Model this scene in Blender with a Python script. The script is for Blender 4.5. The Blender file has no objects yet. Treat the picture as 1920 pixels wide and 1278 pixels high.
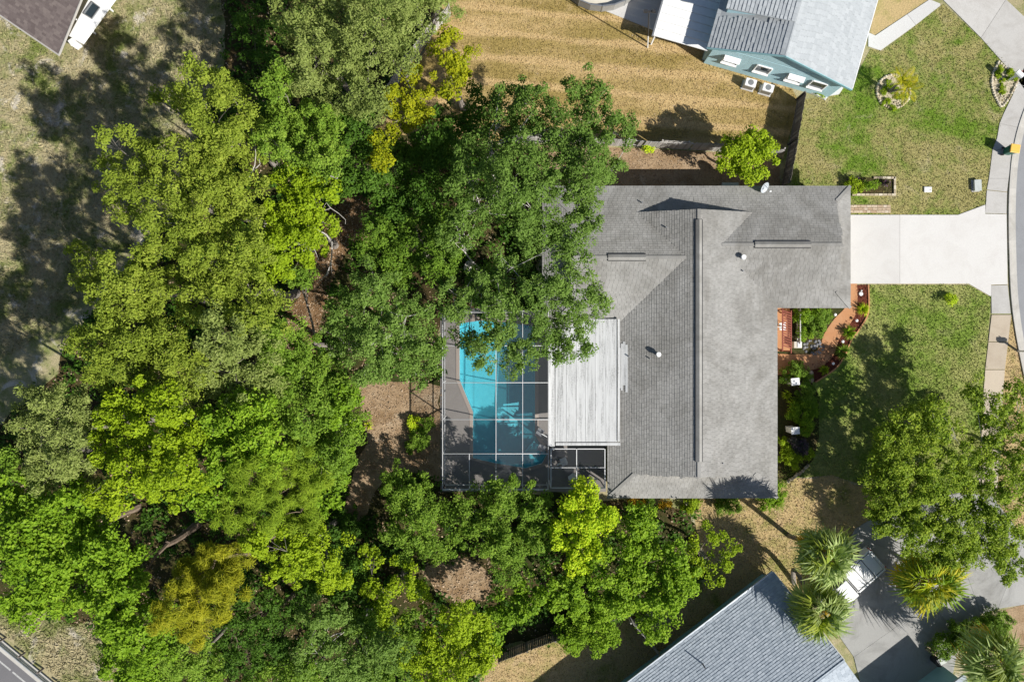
import bpy, math, random
import numpy as np
from mathutils import Vector

rng = np.random.default_rng(7)
random.seed(7)
C = bpy.context.scene.collection
SC = bpy.context.scene

# ------------------------------------------------------------------ camera, sky, sun, exposure
H = 53.3                                   # drone height above the ground
cam = bpy.data.cameras.new('camera'); cam.lens = 24; cam.sensor_width = 36
cam.clip_start = 0.5; cam.clip_end = 5000
camo = bpy.data.objects.new('camera', cam); C.objects.link(camo)
camo.location = (0, 0, H); camo.rotation_euler = (0, 0, 0)
SC.camera = camo

SUN = Vector((1.08, -0.73, 1.0)).normalized()       # towards the sun
w = bpy.data.worlds.new('World'); SC.world = w; w.use_nodes = True
nt = w.node_tree
bg = nt.nodes['Background']
sky = nt.nodes.new('ShaderNodeTexSky'); sky.sky_type = 'NISHITA'; sky.sun_disc = False
sky.sun_elevation = math.asin(SUN.z); sky.sun_rotation = math.atan2(SUN.x, SUN.y)
nt.links.new(sky.outputs[0], bg.inputs[0]); bg.inputs[1].default_value = 0.062
sl = bpy.data.lights.new('sun', 'SUN'); sl.energy = 5.0; sl.angle = math.radians(0.53); sl.color = (1.0, 0.965, 0.905)
so = bpy.data.objects.new('sun', sl); C.objects.link(so)
so.location = (30, -20, 40); so.rotation_euler = SUN.to_track_quat('Z', 'Y').to_euler()
SC.view_settings.view_transform = 'Standard'; SC.view_settings.look = 'None'
SC.view_settings.gamma = 1.0; SC.view_settings.use_curve_mapping = False
SC.view_settings.exposure = 0.54
SC.cycles.max_bounces = 8; SC.cycles.transparent_max_bounces = 16

# ------------------------------------------------------------------ helpers
def P(px, py, h=0.0):
    """point of the place seen at photo pixel (px,py) when it lies at height h"""
    k = (1 - h / H) / 24.0
    return Vector(((px - 960) * k, (639 - py) * k, h))

def tag(o, label=None, cat=None, group=None, kind=None):
    if label: o['label'] = label
    if cat: o['category'] = cat
    if group: o['group'] = group
    if kind: o['kind'] = kind
    return o

ORG = {}
def thing(name, label, cat, loc=(0, 0, 0), group=None, rz=0.0):
    o = bpy.data.objects.new(name, None); C.objects.link(o)
    o.empty_display_size = 0.3
    o.location = loc; o.rotation_euler = (0, 0, rz)
    ORG[o] = Vector(loc)
    return tag(o, label, cat, group)

def link(name, me, parent=None, local=False):
    o = bpy.data.objects.new(name, me); C.objects.link(o)
    if parent is not None:
        o.parent = parent
        ORG[o] = ORG.get(parent, Vector((0, 0, 0)))
    else:
        ORG[o] = Vector((0, 0, 0))
    return o

def fast_mesh(name, verts, quads, mat, attr=None, off=None, tri=False):
    verts = np.asarray(verts, np.float32)
    if off is not None: verts = verts - np.array(off, np.float32)
    quads = np.asarray(quads, np.int32)
    n = 3 if tri else 4
    me = bpy.data.meshes.new(name)
    me.vertices.add(len(verts)); me.vertices.foreach_set('co', verts.ravel())
    me.loops.add(quads.size); me.loops.foreach_set('vertex_index', quads.ravel())
    me.polygons.add(len(quads)); me.polygons.foreach_set('loop_start', np.arange(0, quads.size, n, dtype=np.int32))
    if attr is not None:
        a = me.attributes.new('v', 'FLOAT', 'FACE'); a.data.foreach_set('value', np.asarray(attr, np.float32))
    me.update(calc_edges=True); me.shade_flat()
    me.materials.append(mat)
    return me

class MB:
    def __init__(s): s.v = []; s.f = []; s.a = []
    def poly(s, pts, val=0.5):
        i = len(s.v); s.v += [tuple(p) for p in pts]; s.f.append(tuple(range(i, i + len(pts)))); s.a.append(val); return s
    def prism(s, pts, z0, z1, val=0.5):
        """pts: xy polygon (ccw or cw) extruded between z0 and z1"""
        n = len(pts); i = len(s.v)
        ar = sum(pts[k][0] * pts[(k + 1) % n][1] - pts[(k + 1) % n][0] * pts[k][1] for k in range(n))
        if ar < 0: pts = list(reversed(pts))
        s.v += [(p[0], p[1], z0) for p in pts] + [(p[0], p[1], z1) for p in pts]
        s.f.append(tuple(i + n + k for k in range(n))); s.f.append(tuple(i + n - 1 - k for k in range(n)))
        s.a += [val, val]
        for k in range(n):
            k2 = (k + 1) % n
            s.f.append((i + k, i + k2, i + n + k2, i + n + k)); s.a.append(val)
        return s
    def box(s, c, size, rz=0.0, val=0.5):
        cx, cy, cz = c; a, b, d = size[0] / 2, size[1] / 2, size[2] / 2
        co, si = math.cos(rz), math.sin(rz)
        pts = [(cx + x * co - y * si, cy + x * si + y * co) for x, y in ((-a, -b), (a, -b), (a, b), (-a, b))]
        return s.prism(pts, cz - d, cz + d, val)
    def bar(s, p0, p1, wd, ht, val=0.5):
        """square bar between two 3D points"""
        p0, p1 = Vector(p0), Vector(p1); d = (p1 - p0).normalized()
        up = Vector((0, 0, 1)) if abs(d.z) < 0.95 else Vector((0, 1, 0))
        a = d.cross(up).normalized() * wd / 2; b = a.cross(d).normalized() * ht / 2
        i = len(s.v)
        for p in (p0, p1):
            for q in (-a - b, a - b, a + b, -a + b): s.v.append(tuple(p + q))
        for f in ((0, 1, 2, 3), (7, 6, 5, 4), (0, 4, 5, 1), (1, 5, 6, 2), (2, 6, 7, 3), (3, 7, 4, 0)):
            s.f.append(tuple(i + k for k in f)); s.a.append(val)
        return s
    def tube(s, pts, radii, n=6, val=0.5, cap=True):
        pts = [Vector(p) for p in pts]; i0 = len(s.v)
        for k, p in enumerate(pts):
            d = (pts[min(k + 1, len(pts) - 1)] - pts[max(k - 1, 0)]).normalized()
            up = Vector((0, 0, 1)) if abs(d.z) < 0.9 else Vector((1, 0, 0))
            a = d.cross(up).normalized(); b = a.cross(d).normalized()
            for j in range(n):
                t = 2 * math.pi * j / n
                s.v.append(tuple(p + (a * math.cos(t) + b * math.sin(t)) * radii[k]))
        for k in range(len(pts) - 1):
            for j in range(n):
                j2 = (j + 1) % n
                s.f.append((i0 + k * n + j, i0 + k * n + j2, i0 + (k + 1) * n + j2, i0 + (k + 1) * n + j)); s.a.append(val)
        if cap:
            s.f.append(tuple(i0 + (len(pts) - 1) * n + j for j in range(n))); s.a.append(val)
            s.f.append(tuple(i0 + n - 1 - j for j in range(n))); s.a.append(val)
        return s
    def mesh(s, name, mat, off=(0, 0, 0)):
        me = bpy.data.meshes.new(name)
        o = Vector(off)
        me.from_pydata([tuple(Vector(v) - o) for v in s.v], [], s.f)
        a = me.attributes.new('v', 'FLOAT', 'FACE'); a.data.foreach_set('value', s.a)
        me.materials.append(mat); me.update()
        return me
    def build(s, name, mat, parent=None, local=False, bevel=0.0):
        off = (0, 0, 0) if (local or parent is None) else ORG[parent]
        o = link(name, s.mesh(name, mat, off), parent)
        if bevel:
            m = o.modifiers.new('bevel', 'BEVEL'); m.width = bevel; m.segments = 2; m.limit_method = 'ANGLE'
        return o

def inside(poly, X, Y):
    poly = np.asarray(poly); r = np.zeros(X.shape, bool); n = len(poly); j = n - 1
    for i in range(n):
        xi, yi = poly[i][0], poly[i][1]; xj, yj = poly[j][0], poly[j][1]
        c = ((yi > Y) != (yj > Y)) & (X < (xj - xi) * (Y - yi) / (yj - yi + 1e-12) + xi)
        r ^= c; j = i
    return r

def scatter(poly, n_per_m2, holes=()):
    poly = np.array([(p[0], p[1]) for p in poly])
    lo, hi = poly.min(0), poly.max(0)
    n = int((hi - lo).prod() * n_per_m2)
    X = rng.uniform(lo[0], hi[0], n); Y = rng.uniform(lo[1], hi[1], n)
    k = inside(poly, X, Y)
    for h in holes: k &= ~inside([(p[0], p[1]) for p in h], X, Y)
    return X[k], Y[k]

def G(pts, h=0.0): return [P(x, y, h) for x, y in pts]

# ------------------------------------------------------------------ materials
MATS = {}
def newmat(name):
    m = bpy.data.materials.new(name); m.use_nodes = True; MATS[name] = m
    return m, m.node_tree, m.node_tree.nodes['Principled BSDF']

def ramp(nt, fac, cols):
    r = nt.nodes.new('ShaderNodeValToRGB')
    e = r.color_ramp.elements
    while len(e) < len(cols): e.new(0.5)
    for i, (p, c) in enumerate(cols):
        e[i].position = p; e[i].color = (c[0], c[1], c[2], 1)
    nt.links.new(fac, r.inputs[0]); return r.outputs[0]

def noise(nt, scale, detail=4, rough=0.6, stretch=None, pos=None, dist=0.0):
    g = nt.nodes.new('ShaderNodeNewGeometry') if pos is None else None
    src = g.outputs['Position'] if pos is None else pos
    if stretch:
        mp = nt.nodes.new('ShaderNodeMapping'); mp.inputs['Scale'].default_value = stretch[0]; mp.inputs['Rotation'].default_value = (0, 0, stretch[1])
        nt.links.new(src, mp.inputs[0]); src = mp.outputs[0]
    n = nt.nodes.new('ShaderNodeTexNoise'); n.inputs['Scale'].default_value = scale
    n.inputs['Detail'].default_value = detail; n.inputs['Roughness'].default_value = rough
    n.inputs['Distortion'].default_value = dist
    nt.links.new(src, n.inputs['Vector']); return n.outputs['Fac']

def mix(nt, fac, a, b, mode='MIX'):
    m = nt.nodes.new('ShaderNodeMix'); m.data_type = 'RGBA'; m.blend_type = mode
    for s, v in ((m.inputs[0], fac), (m.inputs[6], a), (m.inputs[7], b)):
        if isinstance(v, (int, float)): s.default_value = v
        elif isinstance(v, tuple): s.default_value = (v[0], v[1], v[2], 1)
        else: nt.links.new(v, s)
    return m.outputs[2]

def attr(nt, name='v'):
    a = nt.nodes.new('ShaderNodeAttribute'); a.attribute_name = name; return a.outputs['Fac']

def math_(nt, op, a, b, c=None):
    m = nt.nodes.new('ShaderNodeMath'); m.operation = op
    for i, v in enumerate((a, b) if c is None else (a, b, c)):
        if isinstance(v, (int, float)): m.inputs[i].default_value = v
        else: nt.links.new(v, m.inputs[i])
    return m.outputs[0]

def bump(nt, b, h, strength=0.3, dist=0.02):
    n = nt.nodes.new('ShaderNodeBump'); n.inputs['Strength'].default_value = strength; n.inputs['Distance'].default_value = dist
    nt.links.new(h, n.inputs['Height']); nt.links.new(n.outputs[0], b.inputs['Normal'])

def plain(name, col, rough=0.6, metal=0.0, var=0.12, scale=3.0, spec=0.4):
    m, nt, b = newmat(name)
    n = noise(nt, scale)
    c = ramp(nt, n, [(0.25, [x * (1 - var) for x in col]), (0.75, [min(1, x * (1 + var)) for x in col])])
    nt.links.new(c, b.inputs['Base Color'])
    b.inputs['Roughness'].default_value = rough; b.inputs['Metallic'].default_value = metal
    b.inputs['Specular IOR Level'].default_value = spec
    return m

def varied(name, cols, rough=0.8, scale=1.2, patch=0.3, spec=0.2, fine=18.0):
    """colour picked per piece from attribute v, plus weathering"""
    m, nt, b = newmat(name)
    n1 = noise(nt, scale); n2 = noise(nt, fine, 3)
    f = math_(nt, 'ADD', math_(nt, 'MULTIPLY', attr(nt), 1 - patch), math_(nt, 'MULTIPLY', n1, patch))
    c = ramp(nt, f, [(i / (len(cols) - 1) * 0.8 + 0.1, c) for i, c in enumerate(cols)])
    c = mix(nt, 0.35, c, ramp(nt, n2, [(0.3, (0.55, 0.55, 0.55)), (0.7, (1, 1, 1))]), 'MULTIPLY')
    nt.links.new(c, b.inputs['Base Color']); b.inputs['Roughness'].default_value = rough
    b.inputs['Specular IOR Level'].default_value = spec
    return m

def grass_mat(name, green, dry, bare, gp=0.5, sc=0.22, bare_amt=0.35, stripes=None):
    """lawn: green and dry patches, bare spots; blades pick a shade by attribute v"""
    m, nt, b = newmat(name)
    big = noise(nt, sc, 4, 0.62, dist=0.4); mid = noise(nt, 1.3, 4, 0.65); fine = noise(nt, 9, 4, 0.7)
    f = math_(nt, 'ADD', math_(nt, 'MULTIPLY', big, 0.68), math_(nt, 'MULTIPLY', mid, 0.32))
    if stripes:
        g_ = nt.nodes.new('ShaderNodeNewGeometry'); mp = nt.nodes.new('ShaderNodeMapping'); mp.inputs['Rotation'].default_value = (0, 0, 0.09); nt.links.new(g_.outputs['Position'], mp.inputs[0])
        wv = nt.nodes.new('ShaderNodeTexWave'); wv.bands_direction = 'Y'; wv.inputs['Scale'].default_value = 0.165; wv.inputs['Distortion'].default_value = 0.9; wv.inputs['Detail'].default_value = 3; wv.inputs['Detail Scale'].default_value = 1.5
        nt.links.new(mp.outputs[0], wv.inputs[0])
        s = math_(nt, 'ADD', math_(nt, 'MULTIPLY', noise(nt, 1.0, 2, 0.5, stretch=stripes), 0.62), math_(nt, 'MULTIPLY', math_(nt, 'POWER', wv.outputs['Fac'], 5.0), 0.30))
        f = math_(nt, 'ADD', math_(nt, 'MULTIPLY', f, 0.42), math_(nt, 'MULTIPLY', s, 0.58))
    f = math_(nt, 'ADD', f, math_(nt, 'MULTIPLY', math_(nt, 'SUBTRACT', attr(nt), 0.5), 0.10))
    c = ramp(nt, f, [(gp - 0.1, green), (gp + 0.06, dry)])
    bm = noise(nt, 0.55, 5, 0.7, dist=0.6)
    fb = ramp(nt, bm, [(0.56, (0, 0, 0)), (0.72, (bare_amt * 1.6,) * 3)])
    c = mix(nt, fb, c, bare)
    c = mix(nt, 0.62, c, ramp(nt, fine, [(0.3, (0.45, 0.47, 0.45)), (0.62, (1.12, 1.1, 1.05))]), 'MULTIPLY')
    v = ramp(nt, attr(nt), [(0.0, (0.84, 0.86, 0.8)), (1.0, (1.2, 1.17, 1.06))])
    c = mix(nt, 1.0, c, v, 'MULTIPLY')
    nt.links.new(c, b.inputs['Base Color']); b.inputs['Roughness'].default_value = 0.9
    b.inputs['Specular IOR Level'].default_value = 0.1
    bump(nt, b, fine, 0.6, 0.06)
    return m

def leaf_mat(name, cols, trans=0.33, rough=0.55):
    m, nt, b = newmat(name)
    c = ramp(nt, attr(nt), [(i / (len(cols) - 1), c) for i, c in enumerate(cols)])
    nt.links.new(c, b.inputs['Base Color']); b.inputs['Roughness'].default_value = rough
    b.inputs['Specular IOR Level'].default_value = 0.14
    t = nt.nodes.new('ShaderNodeBsdfTranslucent')
    nt.links.new(mix(nt, 1.0, c, (1.15, 1.25, 0.55), 'MULTIPLY'), t.inputs['Color'])
    ms = nt.nodes.new('ShaderNodeMixShader'); ms.inputs[0].default_value = trans
    nt.links.new(b.outputs[0], ms.inputs[1]); nt.links.new(t.outputs[0], ms.inputs[2])
    nt.links.new(ms.outputs[0], nt.nodes['Material Output'].inputs[0])
    return m

def concrete(name, col, stain=(0.3, 0.27, 0.22), amt=0.3, sc=0.6):
    m, nt, b = newmat(name)
    n1 = noise(nt, sc, 5, 0.7, dist=0.8); n2 = noise(nt, 14, 4, 0.7)
    c = mix(nt, ramp(nt, n1, [(0.45, (0, 0, 0)), (0.75, (amt, amt, amt))]), col, stain)
    c = mix(nt, 0.4, c, ramp(nt, n2, [(0.3, (0.72, 0.72, 0.72)), (0.65, (1.05, 1.05, 1.05))]), 'MULTIPLY')
    c = mix(nt, 1.0, c, ramp(nt, attr(nt), [(0, (0.86, 0.86, 0.86)), (1, (1.1, 1.1, 1.1))]), 'MULTIPLY')
    nt.links.new(c, b.inputs['Base Color']); b.inputs['Roughness'].default_value = 0.85
    b.inputs['Specular IOR Level'].default_value = 0.2
    bump(nt, b, n2, 0.2, 0.01)
    return m

grass_mat('patchy_grass', (0.155, 0.19, 0.055), (0.36, 0.315, 0.205), (0.50, 0.46, 0.42), 0.49, 0.34, 0.9)
grass_mat('front_grass', (0.130, 0.215, 0.026), (0.315, 0.285, 0.125), (0.46, 0.39, 0.29), 0.505, 0.2, 0.3)
grass_mat('south_grass', (0.165, 0.245, 0.042), (0.30, 0.315, 0.115), (0.44, 0.37, 0.24), 0.52, 0.3, 0.2)
grass_mat('dry_grass', (0.30, 0.225, 0.085), (0.49, 0.355, 0.19), (0.50, 0.38, 0.235), 0.44, 0.25, 0.3, stripes=((0.10, 0.75, 1), 0.06))
grass_mat('side_grass', (0.24, 0.235, 0.075), (0.45, 0.335, 0.185), (0.48, 0.35, 0.235), 0.46, 0.35, 0.5)
grass_mat('forest_floor', (0.036, 0.046, 0.014), (0.075, 0.055, 0.026), (0.17, 0.12, 0.08), 0.52, 0.3, 0.3)  # floor colour darkened to put in the deep shade between the crowns
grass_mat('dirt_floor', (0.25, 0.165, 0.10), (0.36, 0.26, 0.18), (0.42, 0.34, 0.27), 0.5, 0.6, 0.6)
grass_mat('shade_dirt', (0.12, 0.07, 0.037), (0.21, 0.125, 0.068), (0.36, 0.28, 0.21), 0.5, 0.8, 0.5)  # darker copy of the dirt, tree shade put into its colour
grass_mat('mulch', (0.10, 0.030, 0.022), (0.15, 0.045, 0.03), (0.17, 0.07, 0.05), 0.5, 2.0, 0.3)
varied('litter', [(0.22, 0.14, 0.08), (0.34, 0.235, 0.145), (0.48, 0.37, 0.255)], patch=0.1)
concrete('driveway_concrete', (0.58, 0.565, 0.54), (0.46, 0.43, 0.40), 0.4)
concrete('walk_concrete', (0.47, 0.455, 0.43), (0.30, 0.28, 0.25), 0.5)
concrete('tan_concrete', (0.47, 0.40, 0.31), (0.33, 0.26, 0.19), 0.5)
concrete('kerb_concrete', (0.50, 0.48, 0.44), (0.30, 0.28, 0.24), 0.5)
concrete('old_concrete', (0.36, 0.355, 0.34), (0.17, 0.165, 0.155), 0.75, 0.4)
concrete('asphalt', (0.27, 0.275, 0.285), (0.20, 0.20, 0.21), 0.5)
concrete('dark_asphalt', (0.165, 0.16, 0.165), (0.12, 0.12, 0.125), 0.4)
concrete('terracotta', (0.46, 0.225, 0.105), (0.52, 0.30, 0.17), 0.6, 1.2)
concrete('pool_deck', (0.245, 0.225, 0.21), (0.185, 0.168, 0.155), 0.4)
concrete('coping', (0.36, 0.305, 0.265), (0.30, 0.25, 0.22), 0.4)
concrete('pale_patio', (0.54, 0.53, 0.515), (0.5, 0.46, 0.42), 0.2)
varied('shingle_grey', [(0.22, 0.216, 0.206), (0.285, 0.28, 0.268), (0.345, 0.338, 0.325)], 0.9, 0.7, 0.72)
varied('shingle_blue', [(0.31, 0.355, 0.40), (0.37, 0.415, 0.46), (0.43, 0.475, 0.52)], 0.85, 0.5, 0.3)
varied('shingle_brown', [(0.12, 0.095, 0.09), (0.155, 0.125, 0.118), (0.20, 0.165, 0.15)], 0.9, 0.6, 0.3)
varied('tile_white', [(0.36, 0.385, 0.40), (0.395, 0.42, 0.435), (0.43, 0.455, 0.47)], 0.6, 0.6, 0.3)
varied('stone', [(0.34, 0.28, 0.19), (0.50, 0.43, 0.31), (0.62, 0.56, 0.44)], 0.85, 3, 0.2)
varied('grey_stone', [(0.10, 0.10, 0.11), (0.2, 0.2, 0.21), (0.34, 0.33, 0.32)], 0.85, 3, 0.2)
varied('paver', [(0.42, 0.30, 0.20), (0.50, 0.39, 0.28), (0.58, 0.49, 0.38)], 0.85, 2, 0.2)
varied('fence_wood', [(0.085, 0.075, 0.065), (0.15, 0.13, 0.115), (0.24, 0.215, 0.19)], 0.85, 2.0, 0.2)
varied('fence_pale', [(0.30, 0.28, 0.25), (0.40, 0.38, 0.35), (0.5, 0.48, 0.45)], 0.85, 2.0, 0.2)
plain('white_paint', (0.72, 0.72, 0.71), 0.45, var=0.05)
plain('white_metal', (0.78, 0.78, 0.77), 0.35, var=0.04)
plain('cage_metal', (0.60, 0.60, 0.60), 0.4, var=0.06)
plain('stucco_white', (0.62, 0.60, 0.56), 0.9)
plain('stucco_cream', (0.52, 0.46, 0.36), 0.9)
plain('siding_blue', (0.37, 0.55, 0.60), 0.7, var=0.06)
plain('siding_teal', (0.22, 0.40, 0.44), 0.7, var=0.06)
plain('dark_metal', (0.03, 0.03, 0.032), 0.5)
plain('grey_metal', (0.32, 0.33, 0.34), 0.4, 0.6)
plain('galvanised', (0.50, 0.54, 0.58), 0.4, 0.5, var=0.1)
plain('red_wood', (0.26, 0.065, 0.04), 0.7, var=0.2, scale=6)
plain('tyre', (0.02, 0.02, 0.02), 0.85)
plain('bin_green', (0.02, 0.11, 0.075), 0.5)
plain('bin_yellow', (0.75, 0.45, 0.09), 0.45, var=0.04)
plain('beige_vinyl', (0.56, 0.52, 0.43), 0.7, var=0.1, scale=1.0)
plain('grey_mesh', (0.26, 0.255, 0.24), 0.8)
plain('dark_brown', (0.07, 0.045, 0.03), 0.8)
plain('white_line', (0.40, 0.40, 0.385), 0.7, var=0.2, scale=8)
plain('red_plastic', (0.4, 0.03, 0.02), 0.3)
plain('lid_grey', (0.42, 0.45, 0.42), 0.6)
def bark(name, a, b_):
    m, nt, b = newmat(name)
    n = noise(nt, 6, 5, 0.7, stretch=((1, 1, 0.3), 0))
    nt.links.new(ramp(nt, n, [(0.35, a), (0.65, b_)]), b.inputs['Base Color']); b.inputs['Roughness'].default_value = 0.9
    bump(nt, b, n, 0.6, 0.03)
    return m
bark('bark_grey', (0.10, 0.085, 0.07), (0.25, 0.22, 0.19)); bark('bark_pale', (0.24, 0.22, 0.20), (0.52, 0.49, 0.45)); bark('bark_brown', (0.09, 0.06, 0.04), (0.2, 0.15, 0.11))
m, nt, b = newmat('glass'); b.inputs['Base Color'].default_value = (0.03, 0.045, 0.055, 1); b.inputs['Roughness'].default_value = 0.06; b.inputs['Specular IOR Level'].default_value = 0.8
# painted patio roof with dark mildew streaks along the pans
m, nt, b = newmat('patio_roof_paint')
n = noise(nt, 1.0, 5, 0.75, stretch=((5.0, 0.30, 1), 0)); n2 = noise(nt, 16, 3, 0.8); n3 = noise(nt, 0.25, 2)
f = math_(nt, 'MULTIPLY', ramp(nt, n, [(0.46, (0, 0, 0)), (0.60, (1, 1, 1))]), ramp(nt, n2, [(0.40, (0, 0, 0)), (0.55, (1, 1, 1))]))
c = mix(nt, math_(nt, 'MULTIPLY', math_(nt, 'MULTIPLY', f, ramp(nt, n3, [(.38, (.15, .15, .15)), (.58, (1, 1, 1))])), 0.7), (0.57, 0.575, 0.57), (0.13, 0.13, 0.125))
c = mix(nt, 1.0, c, ramp(nt, attr(nt), [(0, (0.95, 0.95, 0.95)), (1, (1.04, 1.04, 1.04))]), 'MULTIPLY')
nt.links.new(c, b.inputs['Base Color']); b.inputs['Roughness'].default_value = 0.6
# insect screen: dark open weave
m, nt, b = newmat('insect_screen')
b.inputs['Base Color'].default_value = (0.10, 0.105, 0.115, 1); b.inputs['Roughness'].default_value = 0.7
tr = nt.nodes.new('ShaderNodeBsdfTransparent'); ms = nt.nodes.new('ShaderNodeMixShader'); ms.inputs[0].default_value = 0.85
nt.links.new(b.outputs[0], ms.inputs[1]); nt.links.new(tr.outputs[0], ms.inputs[2]); nt.links.new(ms.outputs[0], nt.nodes['Material Output'].inputs[0])
# water: tinted clear sheet with a glossy top
m, nt, b = newmat('pool_water')
nt.nodes.remove(b)
tr = nt.nodes.new('ShaderNodeBsdfTransparent'); tr.inputs[0].default_value = (0.48, 0.87, 0.92, 1)
gl = nt.nodes.new('ShaderNodeBsdfGlossy'); gl.inputs['Roughness'].default_value = 0.05
fr = nt.nodes.new('ShaderNodeFresnel'); fr.inputs[0].default_value = 1.33
bn = nt.nodes.new('ShaderNodeBump'); bn.inputs['Strength'].default_value = 0.25; bn.inputs['Distance'].default_value = 0.05
nt.links.new(noise(nt, 2.5, 3), bn.inputs['Height']); nt.links.new(bn.outputs[0], gl.inputs['Normal']); nt.links.new(bn.outputs[0], fr.inputs['Normal'])
ms = nt.nodes.new('ShaderNodeMixShader'); nt.links.new(fr.outputs[0], ms.inputs[0]); nt.links.new(tr.outputs[0], ms.inputs[1]); nt.links.new(gl.outputs[0], ms.inputs[2])
df = nt.nodes.new('ShaderNodeBsdfDiffuse'); df.inputs[0].default_value = (0.07, 0.50, 0.62, 1)
m2 = nt.nodes.new('ShaderNodeMixShader'); m2.inputs[0].default_value = 0.20; nt.links.new(ms.outputs[0], m2.inputs[1]); nt.links.new(df.outputs[0], m2.inputs[2])
nt.links.new(m2.outputs[0], nt.nodes['Material Output'].inputs[0])
m, nt, b = newmat('pool_plaster')
n = noise(nt, 3.0, 5, 0.6); nt.links.new(ramp(nt, n, [(0.3, (0.36, 0.62, 0.68)), (0.7, (0.48, 0.72, 0.76))]), b.inputs['Base Color']); b.inputs['Roughness'].default_value = 0.8

LEAF = {
 'olive':  [(0.080, 0.110, 0.012), (0.185, 0.220, 0.026), (0.290, 0.300, 0.050)],
 'sage':   [(0.080, 0.110, 0.024), (0.175, 0.210, 0.052), (0.270, 0.290, 0.100)],
 'lush':   [(0.060, 0.130, 0.006), (0.130, 0.240, 0.012), (0.225, 0.345, 0.022)],
 'lime':   [(0.115, 0.160, 0.006), (0.220, 0.270, 0.011), (0.330, 0.360, 0.018)],
 'yellow': [(0.080, 0.120, 0.006), (0.270, 0.270, 0.008), (0.400, 0.350, 0.014)],
 'golden': [(0.140, 0.210, 0.008), (0.340, 0.380, 0.014), (0.480, 0.470, 0.024)],
 'pine':   [(0.080, 0.125, 0.010), (0.175, 0.225, 0.016), (0.280, 0.310, 0.028)],
 'ypine':  [(0.080, 0.105, 0.008), (0.210, 0.215, 0.012), (0.330, 0.300, 0.020)],
 'gap':    [(0.050, 0.095, 0.010), (0.130, 0.195, 0.016), (0.270, 0.320, 0.034)],
 'oak':    [(0.045, 0.078, 0.014), (0.110, 0.160, 0.030), (0.190, 0.240, 0.062)],
 'mid':    [(0.058, 0.108, 0.010), (0.120, 0.190, 0.018), (0.215, 0.280, 0.036)],
 'dark':   [(0.025, 0.055, 0.007), (0.055, 0.105, 0.012), (0.105, 0.165, 0.022)],
 'palm':   [(0.075, 0.110, 0.030), (0.150, 0.200, 0.062), (0.260, 0.300, 0.130)],
 'ypalm':  [(0.110, 0.130, 0.010), (0.240, 0.250, 0.016), (0.400, 0.320, 0.026)],
 'orange': [(0.280, 0.190, 0.010), (0.450, 0.260, 0.014), (0.560, 0.330, 0.030)],
 'purple': [(0.040, 0.060, 0.026), (0.070, 0.065, 0.055), (0.160, 0.050, 0.180)],
}
GAIN = {'olive': (1.14, 1.24, 1.1), 'sage': (1.2, 1.24, 1.2), 'lush': (1.28, 1.17, 1.3), 'lime': (1.1, 1.24, 1.1), 'oak': (1.06, 1.24, 1.05), 'mid': (1.16, 1.24, 1.25), 'dark': (1.1, 1.25, 1.1), 'pine': (1.1, 1.25, 1.1), 'gap': (1.3, 1.3, 1.2), 'golden': (1.15, 1.35, 1.2), 'palm': (1.7, 1.7, 1.6), 'ypalm': (1.45, 1.45, 1.3), 'yellow': (1.02, 1.10, 1.1), 'ypine': (1.3, 1.3, 1.2)}
LEAF = {k: [tuple(min(.62, x * g) for x, g in zip(c, [1.12 * q for q in GAIN.get(k, (1.2, 1.22, 1.2))])) for c in v] for k, v in LEAF.items()}
m_ = MATS['shingle_grey']; nt_ = m_.node_tree; b2_ = nt_.nodes['Principled BSDF']; src_ = b2_.inputs['Base Color'].links[0].from_socket
wn = noise(nt_, .22, 5, .72, dist=1.2); ws = noise(nt_, 1.1, 4, .7)
cw = mix(nt_, 1.0, src_, ramp(nt_, wn, [(.34, (.80, .79, .765)), (.56, (1.08, 1.08, 1.075))]), 'MULTIPLY')
cw = mix(nt_, .5, cw, ramp(nt_, ws, [(.3, (.78, .77, .74)), (.6, (1.06, 1.05, 1.03))]), 'MULTIPLY')
nt_.links.new(cw, b2_.inputs['Base Color'])
for k, v in LEAF.items(): leaf_mat('leaf_' + k, v)
M = MATS

# ------------------------------------------------------------------ foliage
def leaf_quads(cen, nrm, L, Wd, fold=0.18):
    n = len(cen)
    r = rng.normal(size=(n, 3)); t = r - (r * nrm).sum(1, keepdims=True) * nrm
    t /= np.linalg.norm(t, axis=1, keepdims=True) + 1e-9
    s = np.cross(nrm, t)
    L = L[:, None] / 2; W2 = Wd[:, None] / 2
    v = np.empty((n, 4, 3), np.float32)
    v[:, 0] = cen - t * L; v[:, 1] = cen + s * W2 + nrm * W2 * fold * 2
    v[:, 2] = cen + t * L; v[:, 3] = cen - s * W2 + nrm * W2 * fold * 2
    return v.reshape(-1, 3)

def dirs(n, zmin=-0.2):
    z = rng.uniform(zmin, 1, n); a = rng.uniform(0, 2 * np.pi, n); r = np.sqrt(1 - z * z)
    return np.stack([r * np.cos(a), r * np.sin(a), z], 1)

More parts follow.
